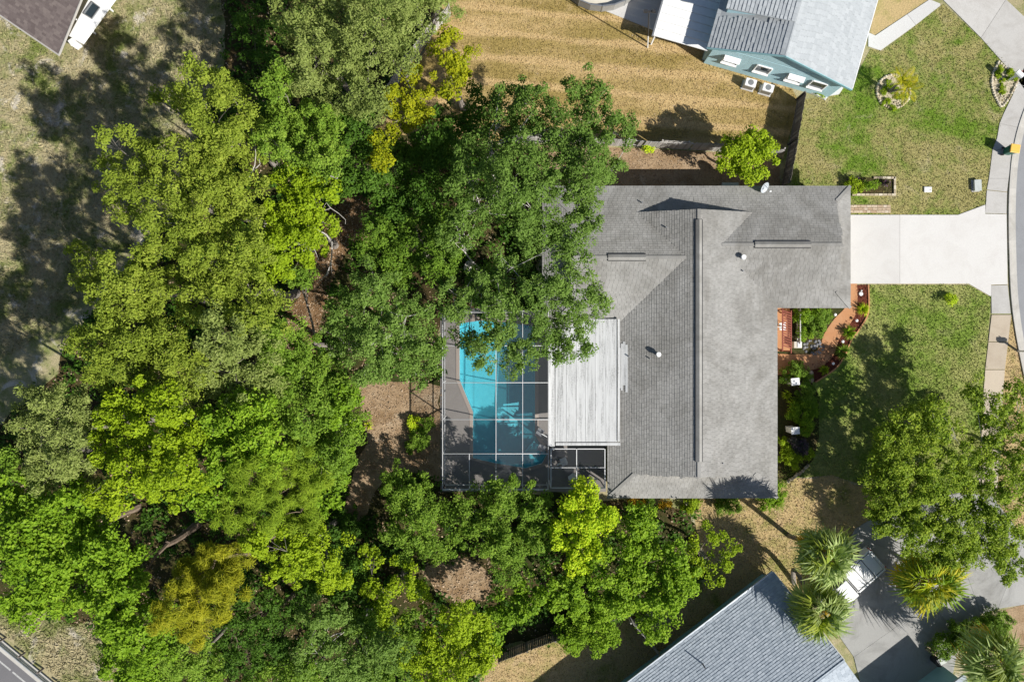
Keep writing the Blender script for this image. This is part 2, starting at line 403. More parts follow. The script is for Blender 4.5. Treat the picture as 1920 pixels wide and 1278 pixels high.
SPEC = {  # leaf length, width ratio, leaves per clump, clump radius, clump density, material, bark
 'olive': (0.17, 0.45, 101, 0.50, 1.30, 'olive', 'bark_grey'),
 'sage':  (0.16, 0.45, 101, 0.48, 1.30, 'sage', 'bark_grey'),
 'lush':  (0.20, 0.66, 84, 0.50, 1.40, 'lush', 'bark_brown'),
 'lime':  (0.18, 0.60, 92, 0.48, 1.30, 'lime', 'bark_grey'),
 'yellow':(0.17, 0.62, 92, 0.44, 1.10, 'yellow', 'bark_grey'),
 'golden':(0.17, 0.62, 101, 0.42, 1.50, 'golden', 'bark_grey'),
 'pine':  (0.34, 0.10, 174, 0.46, 1.20, 'pine', 'bark_brown'),
 'ypine': (0.34, 0.10, 181, 0.46, 1.25, 'ypine', 'bark_brown'),
 'oak':   (0.16, 0.50, 87, 0.44, 1.20, 'oak', 'bark_pale'),
 'gapoak':(0.16, 0.55, 89, 0.42, 1.10, 'gap', 'bark_pale'),
 'mid':   (0.16, 0.55, 98, 0.46, 1.35, 'mid', 'bark_grey'),
 'dark':  (0.18, 0.52, 87, 0.50, 1.20, 'dark', 'bark_brown'),
 'sparse':(0.17, 0.58, 72, 0.40, 0.90, 'lime', 'bark_grey'),
 'shrub': (0.12, 0.58, 101, 0.30, 1.9, 'lush', 'bark_brown'),
}

def foliage(lobes, sp, vshift=0.0, dens=1.0, rscale=1.0):
    """lobes: (centre xyz, R, Rz). Leaf clumps on uneven domes. Returns verts, values, clump centres"""
    Ll, wr, k, rc, dn, _, _ = SPEC[sp]
    Ll *= rscale; rc *= rscale
    cc, rad, vals = [], [], []
    for c, R, Rz in lobes:
        n = max(5, int(dn * dens * 1.55 * R * R / (rc * rc)))
        d = dirs(n, -0.35)
        # uneven outline: the dome bulges and dents
        ph = rng.uniform(0, 6.28, 3)
        az = np.arctan2(d[:, 1], d[:, 0])
        lump = 1 + 0.16 * np.sin(3 * az + ph[0]) + 0.12 * np.sin(5 * az + ph[1])
        f = rng.uniform(0.50, 1.04, n) ** 0.6 * lump
        f[: n // 4] *= rng.uniform(0.4, 0.8, n // 4)
        p = np.array(c) + d * np.stack([R * f, R * f, Rz * f], 1)
        cc.append(p); rad.append(rc * rng.uniform(0.6, 1.25, n)); vals.append(rng.uniform(0.1, 0.9, n) * 0.55 + 0.45 * rng.uniform(0.2, 0.8))
    cc = np.concatenate(cc); rad = np.concatenate(rad); vals = np.concatenate(vals)
    n = len(cc); kk = k
    idx = np.repeat(np.arange(n), kk)
    d2 = dirs(n * kk, -0.45)
    q = rng.uniform(0.35, 1.08, n * kk)
    pos = cc[idx] + d2 * (rad[idx] * q)[:, None] * np.array([1, 1, 0.75])
    nr = d2 * 0.5 + np.array([0.16, -0.11, 0.66]) + rng.normal(size=(n * kk, 3)) * 0.40
    nr /= np.linalg.norm(nr, axis=1, keepdims=True)
    L = Ll * rng.uniform(0.45, 1.5, n * kk) * np.repeat(rng.uniform(.8, 1.2, n), kk)
    v = leaf_quads(pos, nr, L, L * wr)
    val = np.clip(0.45 * vals[idx] + 0.45 * rng.uniform(0, 1, n * kk) + 0.05 + vshift, 0, 1)
    return v, val, cc

NLEAF = 0
def leaf_obj(name, v, val, matname, parent):
    global NLEAF
    q = np.arange(len(v)).reshape(-1, 4); NLEAF += len(q)
    me = fast_mesh(name, v, q, M[matname], val, ORG[parent] if parent is not None else None)
    return link(name, me, parent)

def bend(p0, p1, k, amp):
    p0, p1 = Vector(p0), Vector(p1); L = (p1 - p0).length; out = []
    o = Vector((random.uniform(-1, 1), random.uniform(-1, 1), random.uniform(-0.3, 0.6))) * amp * L
    for i in range(k + 1):
        t = i / k; out.append(p0.lerp(p1, t) + o * math.sin(math.pi * t))
    return out

WEST = [0]
def tree(name, label, sp, lobes, cat='tree', group=None, base=None, dens=1.0, vshift=0.0, rscale=1.0, twigs=4, flat=0.9, trunk_r=None, bare=0, spread=True):
    L3 = []
    for (x, y, r, h) in lobes:
        h = h + random.uniform(-1.3, 1.1) + (2.5 if (x < 520 and h >= 8.8 and group == 'trees of the wood') else 0) if h > 7 else h
        p = P(x, y, h * 0.92); R = 1.05 * r / 24.0 * (1 - h / H); Rz = min(R * flat, h * 0.46)
        L3.append((Vector((p.x, p.y, h - Rz)), R, Rz))
    tot = sum(l[1] ** 2 for l in L3)
    if base is None:
        b = Vector((sum(l[0].x * l[1] ** 2 for l in L3) / tot, sum(l[0].y * l[1] ** 2 for l in L3) / tot, 0))
    else: b = P(base[0], base[1], 0)
    root = thing(name, label, cat, b, group)
    v, val, cc = foliage([(tuple(c), R, Rz) for c, R, Rz in L3], sp, vshift, dens * (1.3 if group == 'trees of the wood' else 1.1), rscale)
    hmin = min(l[0].z - l[2] for l in L3); hc = sum(l[0].z for l in L3) / len(L3)
    hf = max(0.25, min(hc * 0.5, hmin + 0.3))
    tr = trunk_r or (0.05 + 0.0125 * hc * (len(L3) ** 0.2))
    mb = MB()
    top = b + Vector((random.uniform(-.3, .3), random.uniform(-.3, .3), hf))
    mb.tube(bend(b - Vector((0, 0, 0.1)), top, 4, 0.06), [tr * 1.5, tr * 1.1, tr, tr * .95, tr * .9], 8)
    nodes = [(top - Vector((0, 0, 0.1)), tr * .8)]
    for c, R, Rz in sorted(L3, key=lambda l: (l[0] - top).length):
        e = c + Vector((0, 0, Rz * 0.1))
        q0, rr = min(nodes, key=lambda n_: (n_[0] - e).length + 0.45 * (n_[0] - top).length + (1e3 if n_[0].z > e.z + .8 else 0))
        r0 = max(.025, min(rr * .72, 0.03 + 0.014 * (q0 - e).length + 0.02 * R))
        pts = bend(q0, e, 4, 0.13); nodes.append((pts[2], r0 * .7)); nodes.append((pts[4], r0 * .5))
        mb.tube(pts, [r0, r0 * .85, r0 * .7, r0 * .58, r0 * .45], 6)
        near = cc[((cc - np.array(c)) ** 2).sum(1) < (R * 1.2) ** 2]
        if len(near):
            for j in rng.choice(len(near), min(len(near), twigs + bare), replace=False):
                q = Vector(near[j]); q = q + (q - c) * (0.12 if j % 2 else -0.05) + Vector((0, 0, 0.1))
                mb.tube(bend(pts[random.choice((2, 3, 4))], q, 3, 0.10), [r0 * .40, r0 * .3, r0 * .2, r0 * .08], 5)
    mb.build('trunk', M[SPEC[sp][6]], root)
    leaf_obj('crown', v, val, 'leaf_' + SPEC[sp][5], root)
    return root

# ------------------------------------------------------------------ ground
POOL = G([(862, 606), (900, 601), (945, 603), (1003, 612), (1003, 815), (1026, 850), (1016, 868), (985, 877), (930, 868), (887, 858), (887, 772), (862, 712)])
def sheet(name, pts, z, mat, holes=(), kind='structure'):
    import bmesh
    bm = bmesh.new(); edges = []
    for loop in [pts] + list(holes):
        vs = [bm.verts.new((p[0], p[1], z)) for p in loop]
        for i in range(len(vs)): edges.append(bm.edges.new((vs[i], vs[(i + 1) % len(vs)])))
    bmesh.ops.triangle_fill(bm, use_beauty=True, use_dissolve=False, edges=edges)
    for f in bm.faces:
        if f.normal.z < 0: f.normal_flip()
    me = bpy.data.meshes.new(name); bm.to_mesh(me); bm.free(); me.materials.append(M[mat])
    a = me.attributes.new('v', 'FLOAT', 'FACE'); a.data.foreach_set('value', np.full(len(me.polygons), 0.5, np.float32))
    o = bpy.data.objects.new(name, me); C.objects.link(o); ORG[o] = Vector((0, 0, 0))
    return tag(o, kind=kind)

def blades(name, poly, dens, mat, h=(0.06, 0.15), wd=0.05, holes=(), z=0.01):
    X, Y = scatter(poly, dens, holes); n = len(X)
    if n == 0: return
    a = rng.uniform(0, 6.283, n); w_ = rng.uniform(0.5, 1.2, n) * wd; hh = rng.uniform(h[0], h[1], n)
    lx = rng.normal(0, 0.9, n) * hh; ly = rng.normal(0, 0.9, n) * hh
    v = np.empty((n, 3, 3), np.float32)
    v[:, 0] = np.stack([X - np.cos(a) * w_, Y - np.sin(a) * w_, np.full(n, z)], 1)
    v[:, 1] = np.stack([X + np.cos(a) * w_, Y + np.sin(a) * w_, np.full(n, z)], 1)
    v[:, 2] = np.stack([X + lx, Y + ly, z + hh], 1)
    me = fast_mesh(name, v.reshape(-1, 3), np.arange(n * 3).reshape(-1, 3), M[mat], rng.uniform(0, 1, n), tri=True)
    o = link(name, me); return tag(o, kind='stuff')

sheet('ground', [(-900, -900), (900, -900), (900, 900), (-900, 900)], 0.0, 'patchy_grass', [POOL])
WOOD = G([(430, -60), (850, -60), (800, 60), (760, 110), (700, 250), (880, 262), (1010, 268), (1010, 600), (829, 600), (829, 920), (1140, 938), (1300, 945), (1330, 1080), (1180, 1160), (930, 1220), (850, 1330), (240, 1330), (190, 1180), (20, 1130), (-60, 1130), (-60, 830), (40, 760), (110, 700), (150, 620), (240, 500), (330, 390), (400, 200)])
def rough(pts, step=1.2, amp=.45):
    out = []
    for a_, b_ in zip(pts, pts[1:] + pts[:1]):
        k = max(1, int((b_ - a_).length / step)); d = (b_ - a_).normalized(); nr = Vector((-d.y, d.x, 0))
        for q in range(k): out.append(a_.lerp(b_, q / k) + nr * (random.uniform(-amp, amp) if q else 0))
    return out
WOODR = rough(WOOD, 1.0, .5)
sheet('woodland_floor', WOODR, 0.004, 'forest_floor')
DIRT = G([(668, 725), (700, 712), (745, 716), (829, 725), (829, 905), (760, 880), (720, 900), (690, 960), (650, 1000), (630, 985), (660, 900), (690, 830), (680, 780)])
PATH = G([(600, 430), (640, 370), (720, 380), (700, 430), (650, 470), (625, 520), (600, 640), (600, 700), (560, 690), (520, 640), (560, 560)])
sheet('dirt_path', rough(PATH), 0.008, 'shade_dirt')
sheet('dirt_yard', rough(DIRT), 0.008, 'dirt_floor')
DIRT2 = G([(785, 1066), (830, 1050), (895, 1054), (925, 1080), (915, 1125), (860, 1130), (822, 1112)])
sheet('garden_soil', rough(DIRT2), 0.008, 'dirt_floor')
BACK = G([(852, -60), (1040, -60), (1085, 2), (1330, 95), (1345, 113), (1480, 158), (1497, 190), (1467, 300), (1455, 287), (1190, 272), (1000, 268), (880, 262), (700, 250), (760, 110), (800, 60)])
sheet('back_lawn', BACK, 0.008, 'dry_grass')
STRIP = G([(1010, 274), (1190, 278), (1460, 292), (1464, 365), (1010, 365)])
sheet('side_strip', STRIP, 0.008, 'dirt_floor')
NLAWN = G([(1500, 188), (1560, 180), (1600, 150), (1650, 60), (1632, 92), (1655, 97), (1768, 8), (1920, 150), (1898, 180), (1880, 215), (1868, 260), (1855, 320), (1850, 350), (1847, 384), (1795, 404), (1470, 404), (1466, 365)])
sheet('front_lawn', NLAWN, 0.010, 'front_grass')
sheet('front_lawn', G([(1650, -60), (1760, -60), (1742, 0), (1640, 66), (1630, 62), (1640, 20)]), 0.010, 'side_grass')
SLAWN = G([(1440, 534), (1815, 534), (1857, 557), (1846, 700), (1838, 870), (1800, 925), (1720, 942), (1560, 890), (1440, 900)])
sheet('south_lawn', SLAWN, 0.010, 'south_grass')
ELAWN = G([(1300, 900), (1440, 900), (1560, 890), (1720, 942), (1642, 966), (1603, 990), (1580, 1100), (1500, 1130), (1450, 1085), (1300, 1190), (1230, 1190), (1330, 1080), (1300, 945)])
sheet('side_lawn', rough(ELAWN, 1.5, .25), 0.012, 'side_grass')
NEIGH = G([(935, 1224), (1165, 1142), (1190, 1162), (1290, 1190), (1180, 1340), (850, 1340)])
sheet('neighbour_lawn', NEIGH, 0.010, 'side_grass')
VERGE = G([(1896, 589), (1906, 640), (1960, 900), (1960, 1000), (1860, 1000), (1876, 860), (1882, 700)])
sheet('verge', VERGE, 0.010, 'side_grass')
EAST = G([(1880, 1143), (1960, 1120), (1960, 1340), (1900, 1340), (1905, 1240)])
sheet('verge', EAST, 0.010, 'dirt_floor')

blades('grass', BACK, 132, 'dry_grass', (0.028, 0.090), 0.034)
blades('grass', NLAWN, 144, 'front_grass', (0.035, 0.105), 0.034)
blades('grass', SLAWN, 156, 'south_grass', (0.042, 0.120), 0.038, [G([(1440, 520), (1628, 520), (1628, 600), (1570, 700), (1530, 730), (1530, 860), (1440, 880)])])
blades('grass', ELAWN, 108, 'side_grass', (0.035, 0.105), 0.034)
blades('grass', NEIGH, 108, 'side_grass', (0.035, 0.105), 0.034)
blades('grass', VERGE, 108, 'side_grass', (0.035, 0.105), 0.034)
UL = G([(-60, -60), (430, -60), (400, 200), (330, 390), (240, 470), (150, 570), (60, 640), (-60, 720)])
blades('grass', UL, 75, 'patchy_grass', (0.05, 0.2), 0.06, [G([(-100, -100), (230, -100), (215, 0), (155, 84), (111, 104), (-100, -40)])])
blades('grass', G([(0, 1150), (170, 1170), (260, 1330), (130, 1330), (118, 1278), (0, 1178)]), 90, 'patchy_grass', (0.06, 0.2), 0.06)

def litter(name, poly, dens, holes=(), mat='litter', size=0.16):
    X, Y = scatter(poly, dens, holes); n = len(X)
    c = np.stack([X, Y, rng.uniform(0.02, 0.06, n)], 1)
    nr = np.array([0, 0, 1.0]) + rng.normal(size=(n, 3)) * 0.35; nr /= np.linalg.norm(nr, axis=1, keepdims=True)
    L = size * rng.uniform(0.5, 1.4, n); v = leaf_quads(c, nr, L, L * 0.6)
    me = fast_mesh(name, v, np.arange(4 * n).reshape(-1, 4), M[mat], rng.uniform(0, 1, n))
    return tag(link(name, me), kind='stuff')
litter('leaf_litter', WOOD, 10)
litter('leaf_litter', DIRT, 60, size=0.09)
litter('leaf_litter', PATH, 60, size=0.12)
litter('leaf_litter', DIRT2, 35, size=0.13)
litter('leaf_litter', STRIP, 60, size=0.09)
litter('leaf_litter', BACK, 3.0, size=0.10)
litter('leaf_litter', ELAWN, 6, size=0.12)

# ------------------------------------------------------------------ paving, road, kerb
def slabs(name, polys, mat, top=0.05, kind='structure', part='slab'):
    root = bpy.data.objects.new(name, None); C.objects.link(root); ORG[root] = Vector((0, 0, 0)); root['kind'] = kind
    for pl in polys:
        pts = G(pl); c = sum(pts, Vector()) / len(pts)
        pts = [c + (p - c) * (1 - 0.012 / max(0.3, (p - c).length)) for p in pts]
        MB().prism([(p.x, p.y) for p in pts], -0.05, top, random.uniform(0.2, 0.8)).build(part, M[mat], root)
    return root
slabs('driveway', [[(1590, 403), (1686, 403), (1686, 532), (1590, 532)],
                   [(1686, 403), (1795, 403), (1846, 384), (1846, 401), (1886, 402), (1888, 533), (1857, 534), (1857, 556), (1815, 532), (1686, 532)]], 'driveway_concrete', 0.06)
slabs('sidewalk', [[(1926, 110), (1960, 140), (1948, 170), (1912, 160), (1897, 180)], [(1912, 160), (1948, 170), (1922, 205), (1908, 240), (1873, 232), (1880, 215), (1897, 180)], [(1873, 232), (1908, 240), (1897, 285), (1860, 280), (1868, 260)],
                   [(1860, 280), (1897, 285), (1890, 335), (1853, 335), (1855, 320)], [(1853, 335), (1890, 335), (1887, 360), (1849, 356), (1850, 350)], [(1849, 357), (1887, 361), (1886, 401), (1846, 400), (1847, 384)],
                   [(1857, 535), (1888, 534), (1894, 588), (1858, 588)]], 'walk_concrete', 0.05)
slabs('sidewalk', [[(1858, 590), (1895, 590), (1889, 640), (1852, 640)], [(1852, 641), (1889, 641), (1883, 692), (1846, 692)], [(1846, 693), (1883, 693), (1879, 745), (1842, 745)],
                   [(1842, 746), (1879, 746), (1876, 800), (1840, 800)], [(1840, 801), (1876, 801), (1873, 860), (1836, 860)], [(1836, 861), (1873, 861), (1868, 920), (1828, 915)]], 'tan_concrete', 0.05)
slabs('neighbour_driveway', [[(1768, -60), (1860, -60), (1885, 0), (1838, 72), (1768, 2)], [(1885, 0), (1990, 100), (1935, 190), (1900, 142), (1838, 72)]], 'walk_concrete', 0.05)
slabs('neighbour_path', [[(1627, 62), (1640, 68), (1700, 28), (1716, 48), (1650, 96), (1627, 88)], [(1700, 28), (1742, 0), (1762, 8), (1762, 12), (1716, 48)]], 'pale_patio', 0.05)
slabs('south_driveway', [[(1603, 990), (1642, 966), (1672, 1005), (1660, 1075), (1555, 1130), (1560, 1060)], [(1642, 966), (1720, 940), (1800, 1018), (1815, 1085), (1660, 1075), (1672, 1005)],
                         [(1555, 1130), (1660, 1075), (1740, 1130), (1600, 1230), (1575, 1195)], [(1660, 1075), (1815, 1085), (1838, 1150), (1800, 1190), (1740, 1130)],
                         [(1600, 1230), (1740, 1130), (1800, 1190), (1770, 1340), (1630, 1340), (1612, 1278)],
                         [(1720, 940), (1800, 922), (1860, 930), (1920, 1010), (1870, 1140), (1838, 1150), (1815, 1085), (1800, 1018)], [(1920, 1010), (1990, 1040), (1990, 1110), (1920, 1132), (1870, 1140)]], 'old_concrete', 0.05)
ROADL = [(1990, 100), (1960, 150), (1935, 190), (1916, 240), (1905, 290), (1900, 340), (1898, 400), (1899, 470), (1903, 560), (1914, 640), (1935, 740), (1965, 860), (1990, 1000)]
road = sheet('road', G(ROADL) + G([(3500, 1000), (3500, 100)]), 0.016, 'asphalt')
# kerb and gutter pan following the road edge
def strip_along(pts, o0, o1):
    n = len(pts); a, b = [], []
    for i in range(n):
        d = (pts[min(i + 1, n - 1)] - pts[max(i - 1, 0)]); d.z = 0; d.normalize(); nr = Vector((-d.y, d.x, 0))
        a.append(pts[i] + nr * o0); b.append(pts[i] + nr * o1)
    return a, b
def smooth(pts, k=4):
    out = []
    n = len(pts)
    for i in range(n - 1):
        p0, p1, p2, p3 = pts[max(i - 1, 0)], pts[i], pts[i + 1], pts[min(i + 2, n - 1)]
        for j in range(k):
            t = j / k
            out.append(0.5 * ((2 * p1) + (p2 - p0) * t + (2 * p0 - 5 * p1 + 4 * p2 - p3) * t * t + (3 * p1 - p0 - 3 * p2 + p3) * t ** 3))
    return out + [pts[-1]]
RL = smooth(G(ROADL))
def ribbon(name, pts, o0, o1, z0, z1, mat, parent=None, kind=None):
    a, b = strip_along(pts, o0, o1); mb = MB()
    for i in range(len(pts) - 1):
        mb.prism([(a[i].x, a[i].y), (a[i + 1].x, a[i + 1].y), (b[i + 1].x, b[i + 1].y), (b[i].x, b[i].y)], z0, z1, 0.3 + 0.4 * ((i // 3) % 2))
    o = mb.build(name, M[mat], parent)
    if kind: o['kind'] = kind
    return o
ribbon('kerb', RL, -0.36, -0.16, -0.02, 0.10, 'kerb_concrete', kind='structure')
ribbon('gutter', RL, -0.155, 0.22, -0.02, 0.03, 'kerb_concrete', kind='structure')
# bottom left road with edge line and guard rail
r0, r1 = P(-60, 1138), P(150, 1312); rd = (r1 - r0).normalized(); rn = Vector((-rd.y, rd.x, 0))
def offline(o, s0, s1): return r0 + rd * s0 - rn * o, r0 + rd * s1 - rn * o
rl = (r1 - r0).length
def rstrip(name, o0, o1, z, mat, s0=-30, s1=60):
    a, b = offline(o0, s0, s1); c, d = offline(o1, s0, s1)
    return sheet(name, [a, b, d, c], z, mat)
rstrip('shoulder', 0.2, 1.0, 0.010, 'kerb_concrete'); rstrip('lower_road', 1.0, 14, 0.012, 'dark_asphalt')
for i in range(7):
    s = -1 + i * 2.3; rstrip('edge_line', 1.55, 1.68, 0.017, 'white_line', s, s + 2.1)
gr = thing('guard_rail', 'galvanised steel guard rail on posts beside the lower road', 'guard rail', offline(0.1, 0, 1)[0])
mb = MB()
a, b = offline(0.1, -12, 24)
for zz, off in ((0.72, 0.0), (0.64, 0.05), (0.56, 0.0), (0.48, 0.05), (0.40, 0.0)):
    mb.bar(a + Vector((0, 0, zz)) - rn * off, b + Vector((0, 0, zz)) - rn * off, 0.05, 0.085)
mb.build('rail', M['galvanised'], gr)
for i in range(-5, 13):
    p = offline(-0.12, i * 1.9, 0)[0]
    MB().box((p.x, p.y, 0.36), (0.12, 0.15, 0.74), math.atan2(rd.y, rd.x)).build('post', M['fence_wood'], gr)

# ------------------------------------------------------------------ roofs
def plane_z(poly, X, Y):
    p0, p1, p2 = [Vector(p) for p in poly[:3]]; n = (p1 - p0).cross(p2 - p0)
    return p0.z - (n.x * (X - p0.x) + n.y * (Y - p0.y)) / n.z

def shingle_roof(polys, allp, matname, parent, expo=0.18, tab=0.33, lift=0.019, name='shingles', under='roof_deck_col'):
    """tabs laid in courses on every plane of polys (3D polygons, first edge = eave); hidden ones left out"""
    V, Q, A = [], [], []
    for poly in polys:
        p = [Vector(q) for q in poly]
        u = (p[1] - p[0]).normalized(); n = u.cross(p[2] - p[0]).normalized()
        if n.z < 0: n = -n
        up = n.cross(u).normalized()
        if up.z < 0: up = -up
        us = [(q - p[0]).dot(u) for q in p]; vs = [(q - p[0]).dot(up) for q in p]
        rows = int((max(vs)) / expo) + 1
        for r in range(rows):
            x0 = min(us) - tab * random.random(); k = int((max(us) - x0) / tab) + 1
            for j in range(k):
                a = x0 + j * tab; b = a + tab - 0.012; v0 = r * expo - 0.01; v1 = v0 + expo + 0.01
                a = max(a, min(us)); b = min(b, max(us))
                if b - a < 0.05: continue
                c = p[0] + u * (a + b) / 2 + up * (v0 + v1) / 2
                V.append((p[0] + u * a + up * v0, p[0] + u * b + up * v0, p[0] + u * b + up * v1, p[0] + u * a + up * v1, n, c, poly))
    X = np.array([t[5].x for t in V]); Y = np.array([t[5].y for t in V]); Z = np.array([t[5].z for t in V])
    top = np.full(len(X), -9.0)
    for q in allp:
        ins = inside(q, X, Y); z = plane_z(q, X, Y); top = np.where(ins, np.maximum(top, z), top)
    own = np.zeros(len(X), bool); 
    for q in polys:
        sel = np.array([t[6] is q for t in V]); own |= sel & inside(q, X, Y)
    keep = own & (Z > top - 0.02)
    vv, qq, aa = [], [], []
    for t, kq in zip(V, keep):
        if not kq: continue
        n = t[4]; i = len(vv); l = lift * random.uniform(0.7, 1.3)
        vv += [t[0] + n * l, t[1] + n * l, t[2] + n * 0.004, t[3] + n * 0.004, t[0] - n * 0.01, t[1] - n * 0.01]
        qq += [(i, i + 1, i + 2, i + 3), (i + 4, i + 5, i + 1, i)]
        val = random.uniform(0.0, 1.0); aa += [val, val]
    me = fast_mesh(name, [tuple(v) for v in vv], qq, M[matname], aa, ORG[parent])
    o = link(name, me, parent); o['kind'] = 'stuff'
    return o

def slabpoly(mb, poly, t=0.12):
    """roof plane with real thickness"""
    p = [Vector(q) for q in poly]; n = (p[1] - p[0]).cross(p[2] - p[0]).normalized()
    if n.z < 0: p.reverse(); 
    d = Vector((0, 0, -t)); i = len(mb.v); m_ = len(p)
    mb.v += [tuple(q) for q in p] + [tuple(q + d) for q in p]
    mb.f.append(tuple(range(i, i + m_))); mb.f.append(tuple(range(i + 2 * m_ - 1, i + m_ - 1, -1))); mb.a += [0.5, 0.5]
    for k in range(m_):
        k2 = (k + 1) % m_; mb.f.append((i + k2, i + k, i + m_ + k, i + m_ + k2)); mb.a.append(0.5)

def walls(mb, outline, z0, z1, t=0.2):
    n = len(outline)
    for i in range(n):
        a, b = Vector(tuple(outline[i][:2]) + (0,)), Vector(tuple(outline[(i + 1) % n][:2]) + (0,))
        d = (b - a).normalized(); nr = Vector((-d.y, d.x, 0)) * t / 2
        a2, b2 = a + d * t / 2, b - d * t / 2
        mb.prism([tuple((a2 + nr)[:2]), tuple((b2 + nr)[:2]), tuple((b2 - nr)[:2]), tuple((a2 - nr)[:2])], z0, z1)

def window(root, c, wd, ht, ang, frame='white_paint', depth=0.12):
    """window lying in a vertical wall whose run is at angle ang; c = centre on the wall face"""
    d = Vector((math.cos(ang), math.sin(ang), 0)); c = Vector(c)
    f = MB()
    for s in (-1, 1):
        f.bar(c + d * s * wd / 2 - Vector((0, 0, ht / 2)), c + d * s * wd / 2 + Vector((0, 0, ht / 2)), 0.07, depth)
        f.bar(c - d * (wd / 2 - 0.036) + Vector((0, 0, s * ht / 2)), c + d * (wd / 2 - 0.036) + Vector((0, 0, s * ht / 2)), depth, 0.07)
    wo = f.build('window', M[frame], root)
    MB().bar(c - d * (wd / 2 - 0.04), c + d * (wd / 2 - 0.04), 0.03, ht - 0.09).build('pane', M['glass'], wo)
    out = Vector((d.y, -d.x, 0))
    MB().bar(c - d * (wd / 2 + 0.05) - Vector((0, 0, ht / 2 + 0.07)) + out * 0.08, c + d * (wd / 2 + 0.05) - Vector((0, 0, ht / 2 + 0.07)) + out * 0.08, 0.2, 0.05).build('sill', M['white_paint'], wo)
    return wo

# ---- main house
EZ, PI_ = 2.6, 0.285
kx = 1 - EZ / H
X_ = lambda px: (px - 960) / 24 * kx
Y_ = lambda py: (639 - py) / 24 * kx
Wm, Em, Ss = X_(1139), X_(1457), Y_(933); xr = (Wm + Em) / 2; zr = EZ + (xr - Wm) * PI_
dS = 1.88; ySk = Ss + dS; zS = EZ + dS * PI_; yN = 9.45
Ne, Lw, Sl = Y_(349), X_(1017), 0.53; yl = (Ne + Sl) / 2; zl = EZ + (Ne - yl) * PI_
dL = 2.05; zL = EZ + dL * PI_
Re, Sr = X_(1594), Y_(577); yr = (Ne + Sr) / 2; zrr = EZ + (Ne - yr) * PI_; dR = 1.2; zR = EZ + dR * PI_
house = thing('main_house', 'long grey shingled house with crossing gables at the centre, pool behind it', 'house', (xr, 0, 0))
roofp = [
 [(Wm, yN, EZ), (Wm, Ss, EZ), (Wm + dS, ySk, zS), (xr, ySk, zr), (xr, yN, zr)],
 [(Em, Ss, EZ), (Em, yN, EZ), (xr, yN, zr), (xr, ySk, zr), (Em - dS, ySk, zS)],
 [(Wm, Ss, EZ), (Em, Ss, EZ), (Em - dS, ySk, zS), (Wm + dS, ySk, zS)],
 # west wing
 [(xr, Ne, EZ), (Lw, Ne, EZ), (Lw + dL, Ne - dL, zL), (Lw + dL, yl, zl), (xr, yl, zl)],
 [(Lw, Sl, EZ), (xr, Sl, EZ), (xr, yl, zl), (Lw + dL, yl, zl), (Lw + dL, Sl + dL, zL)],
 [(Lw, Ne, EZ), (Lw, Sl, EZ), (Lw + dL, Sl + dL, zL), (Lw + dL, Ne - dL, zL)],
 # garage wing
 [(Re, Ne, EZ), (xr, Ne, EZ), (xr, yr, zrr), (Re - dR, yr, zrr), (Re - dR, Ne - dR, zR)],
 [(xr, Sr, EZ), (Re, Sr, EZ), (Re - dR, Sr + dR, zR), (Re - dR, yr, zrr), (xr, yr, zrr)],
 [(Re, Sr, EZ), (Re, Ne, EZ), (Re - dR, Ne - dR, zR), (Re - dR, Sr + dR, zR)],
]
mb = MB()
for q in roofp: slabpoly(mb, [(a, b_, c - 0.006) for a, b_, c in q], 0.10)
roof = mb.build('roof', M['shingle_grey'], house)
shingle_roof(roofp, roofp, 'shingle_grey', roof)
for tri in ([(Wm + dS, ySk + .01, zS), (Em - dS, ySk + .01, zS), (xr, ySk + .01, zr)], [(Wm, yN - .01, EZ), (xr, yN - .01, zr), (Em, yN - .01, EZ)],
            [(Lw + dL + .01, Ne - dL, zL), (Lw + dL + .01, yl, zl), (Lw + dL + .01, Sl + dL, zL)], [(Re - dR - .01, Ne - dR, zR), (Re - dR - .01, Sr + dR, zR), (Re - dR - .01, yr, zrr)]):
    MB().poly([(a, b_, c - 0.13) for a, b_, c in tri]).build('gable', M['stucco_cream'], house)
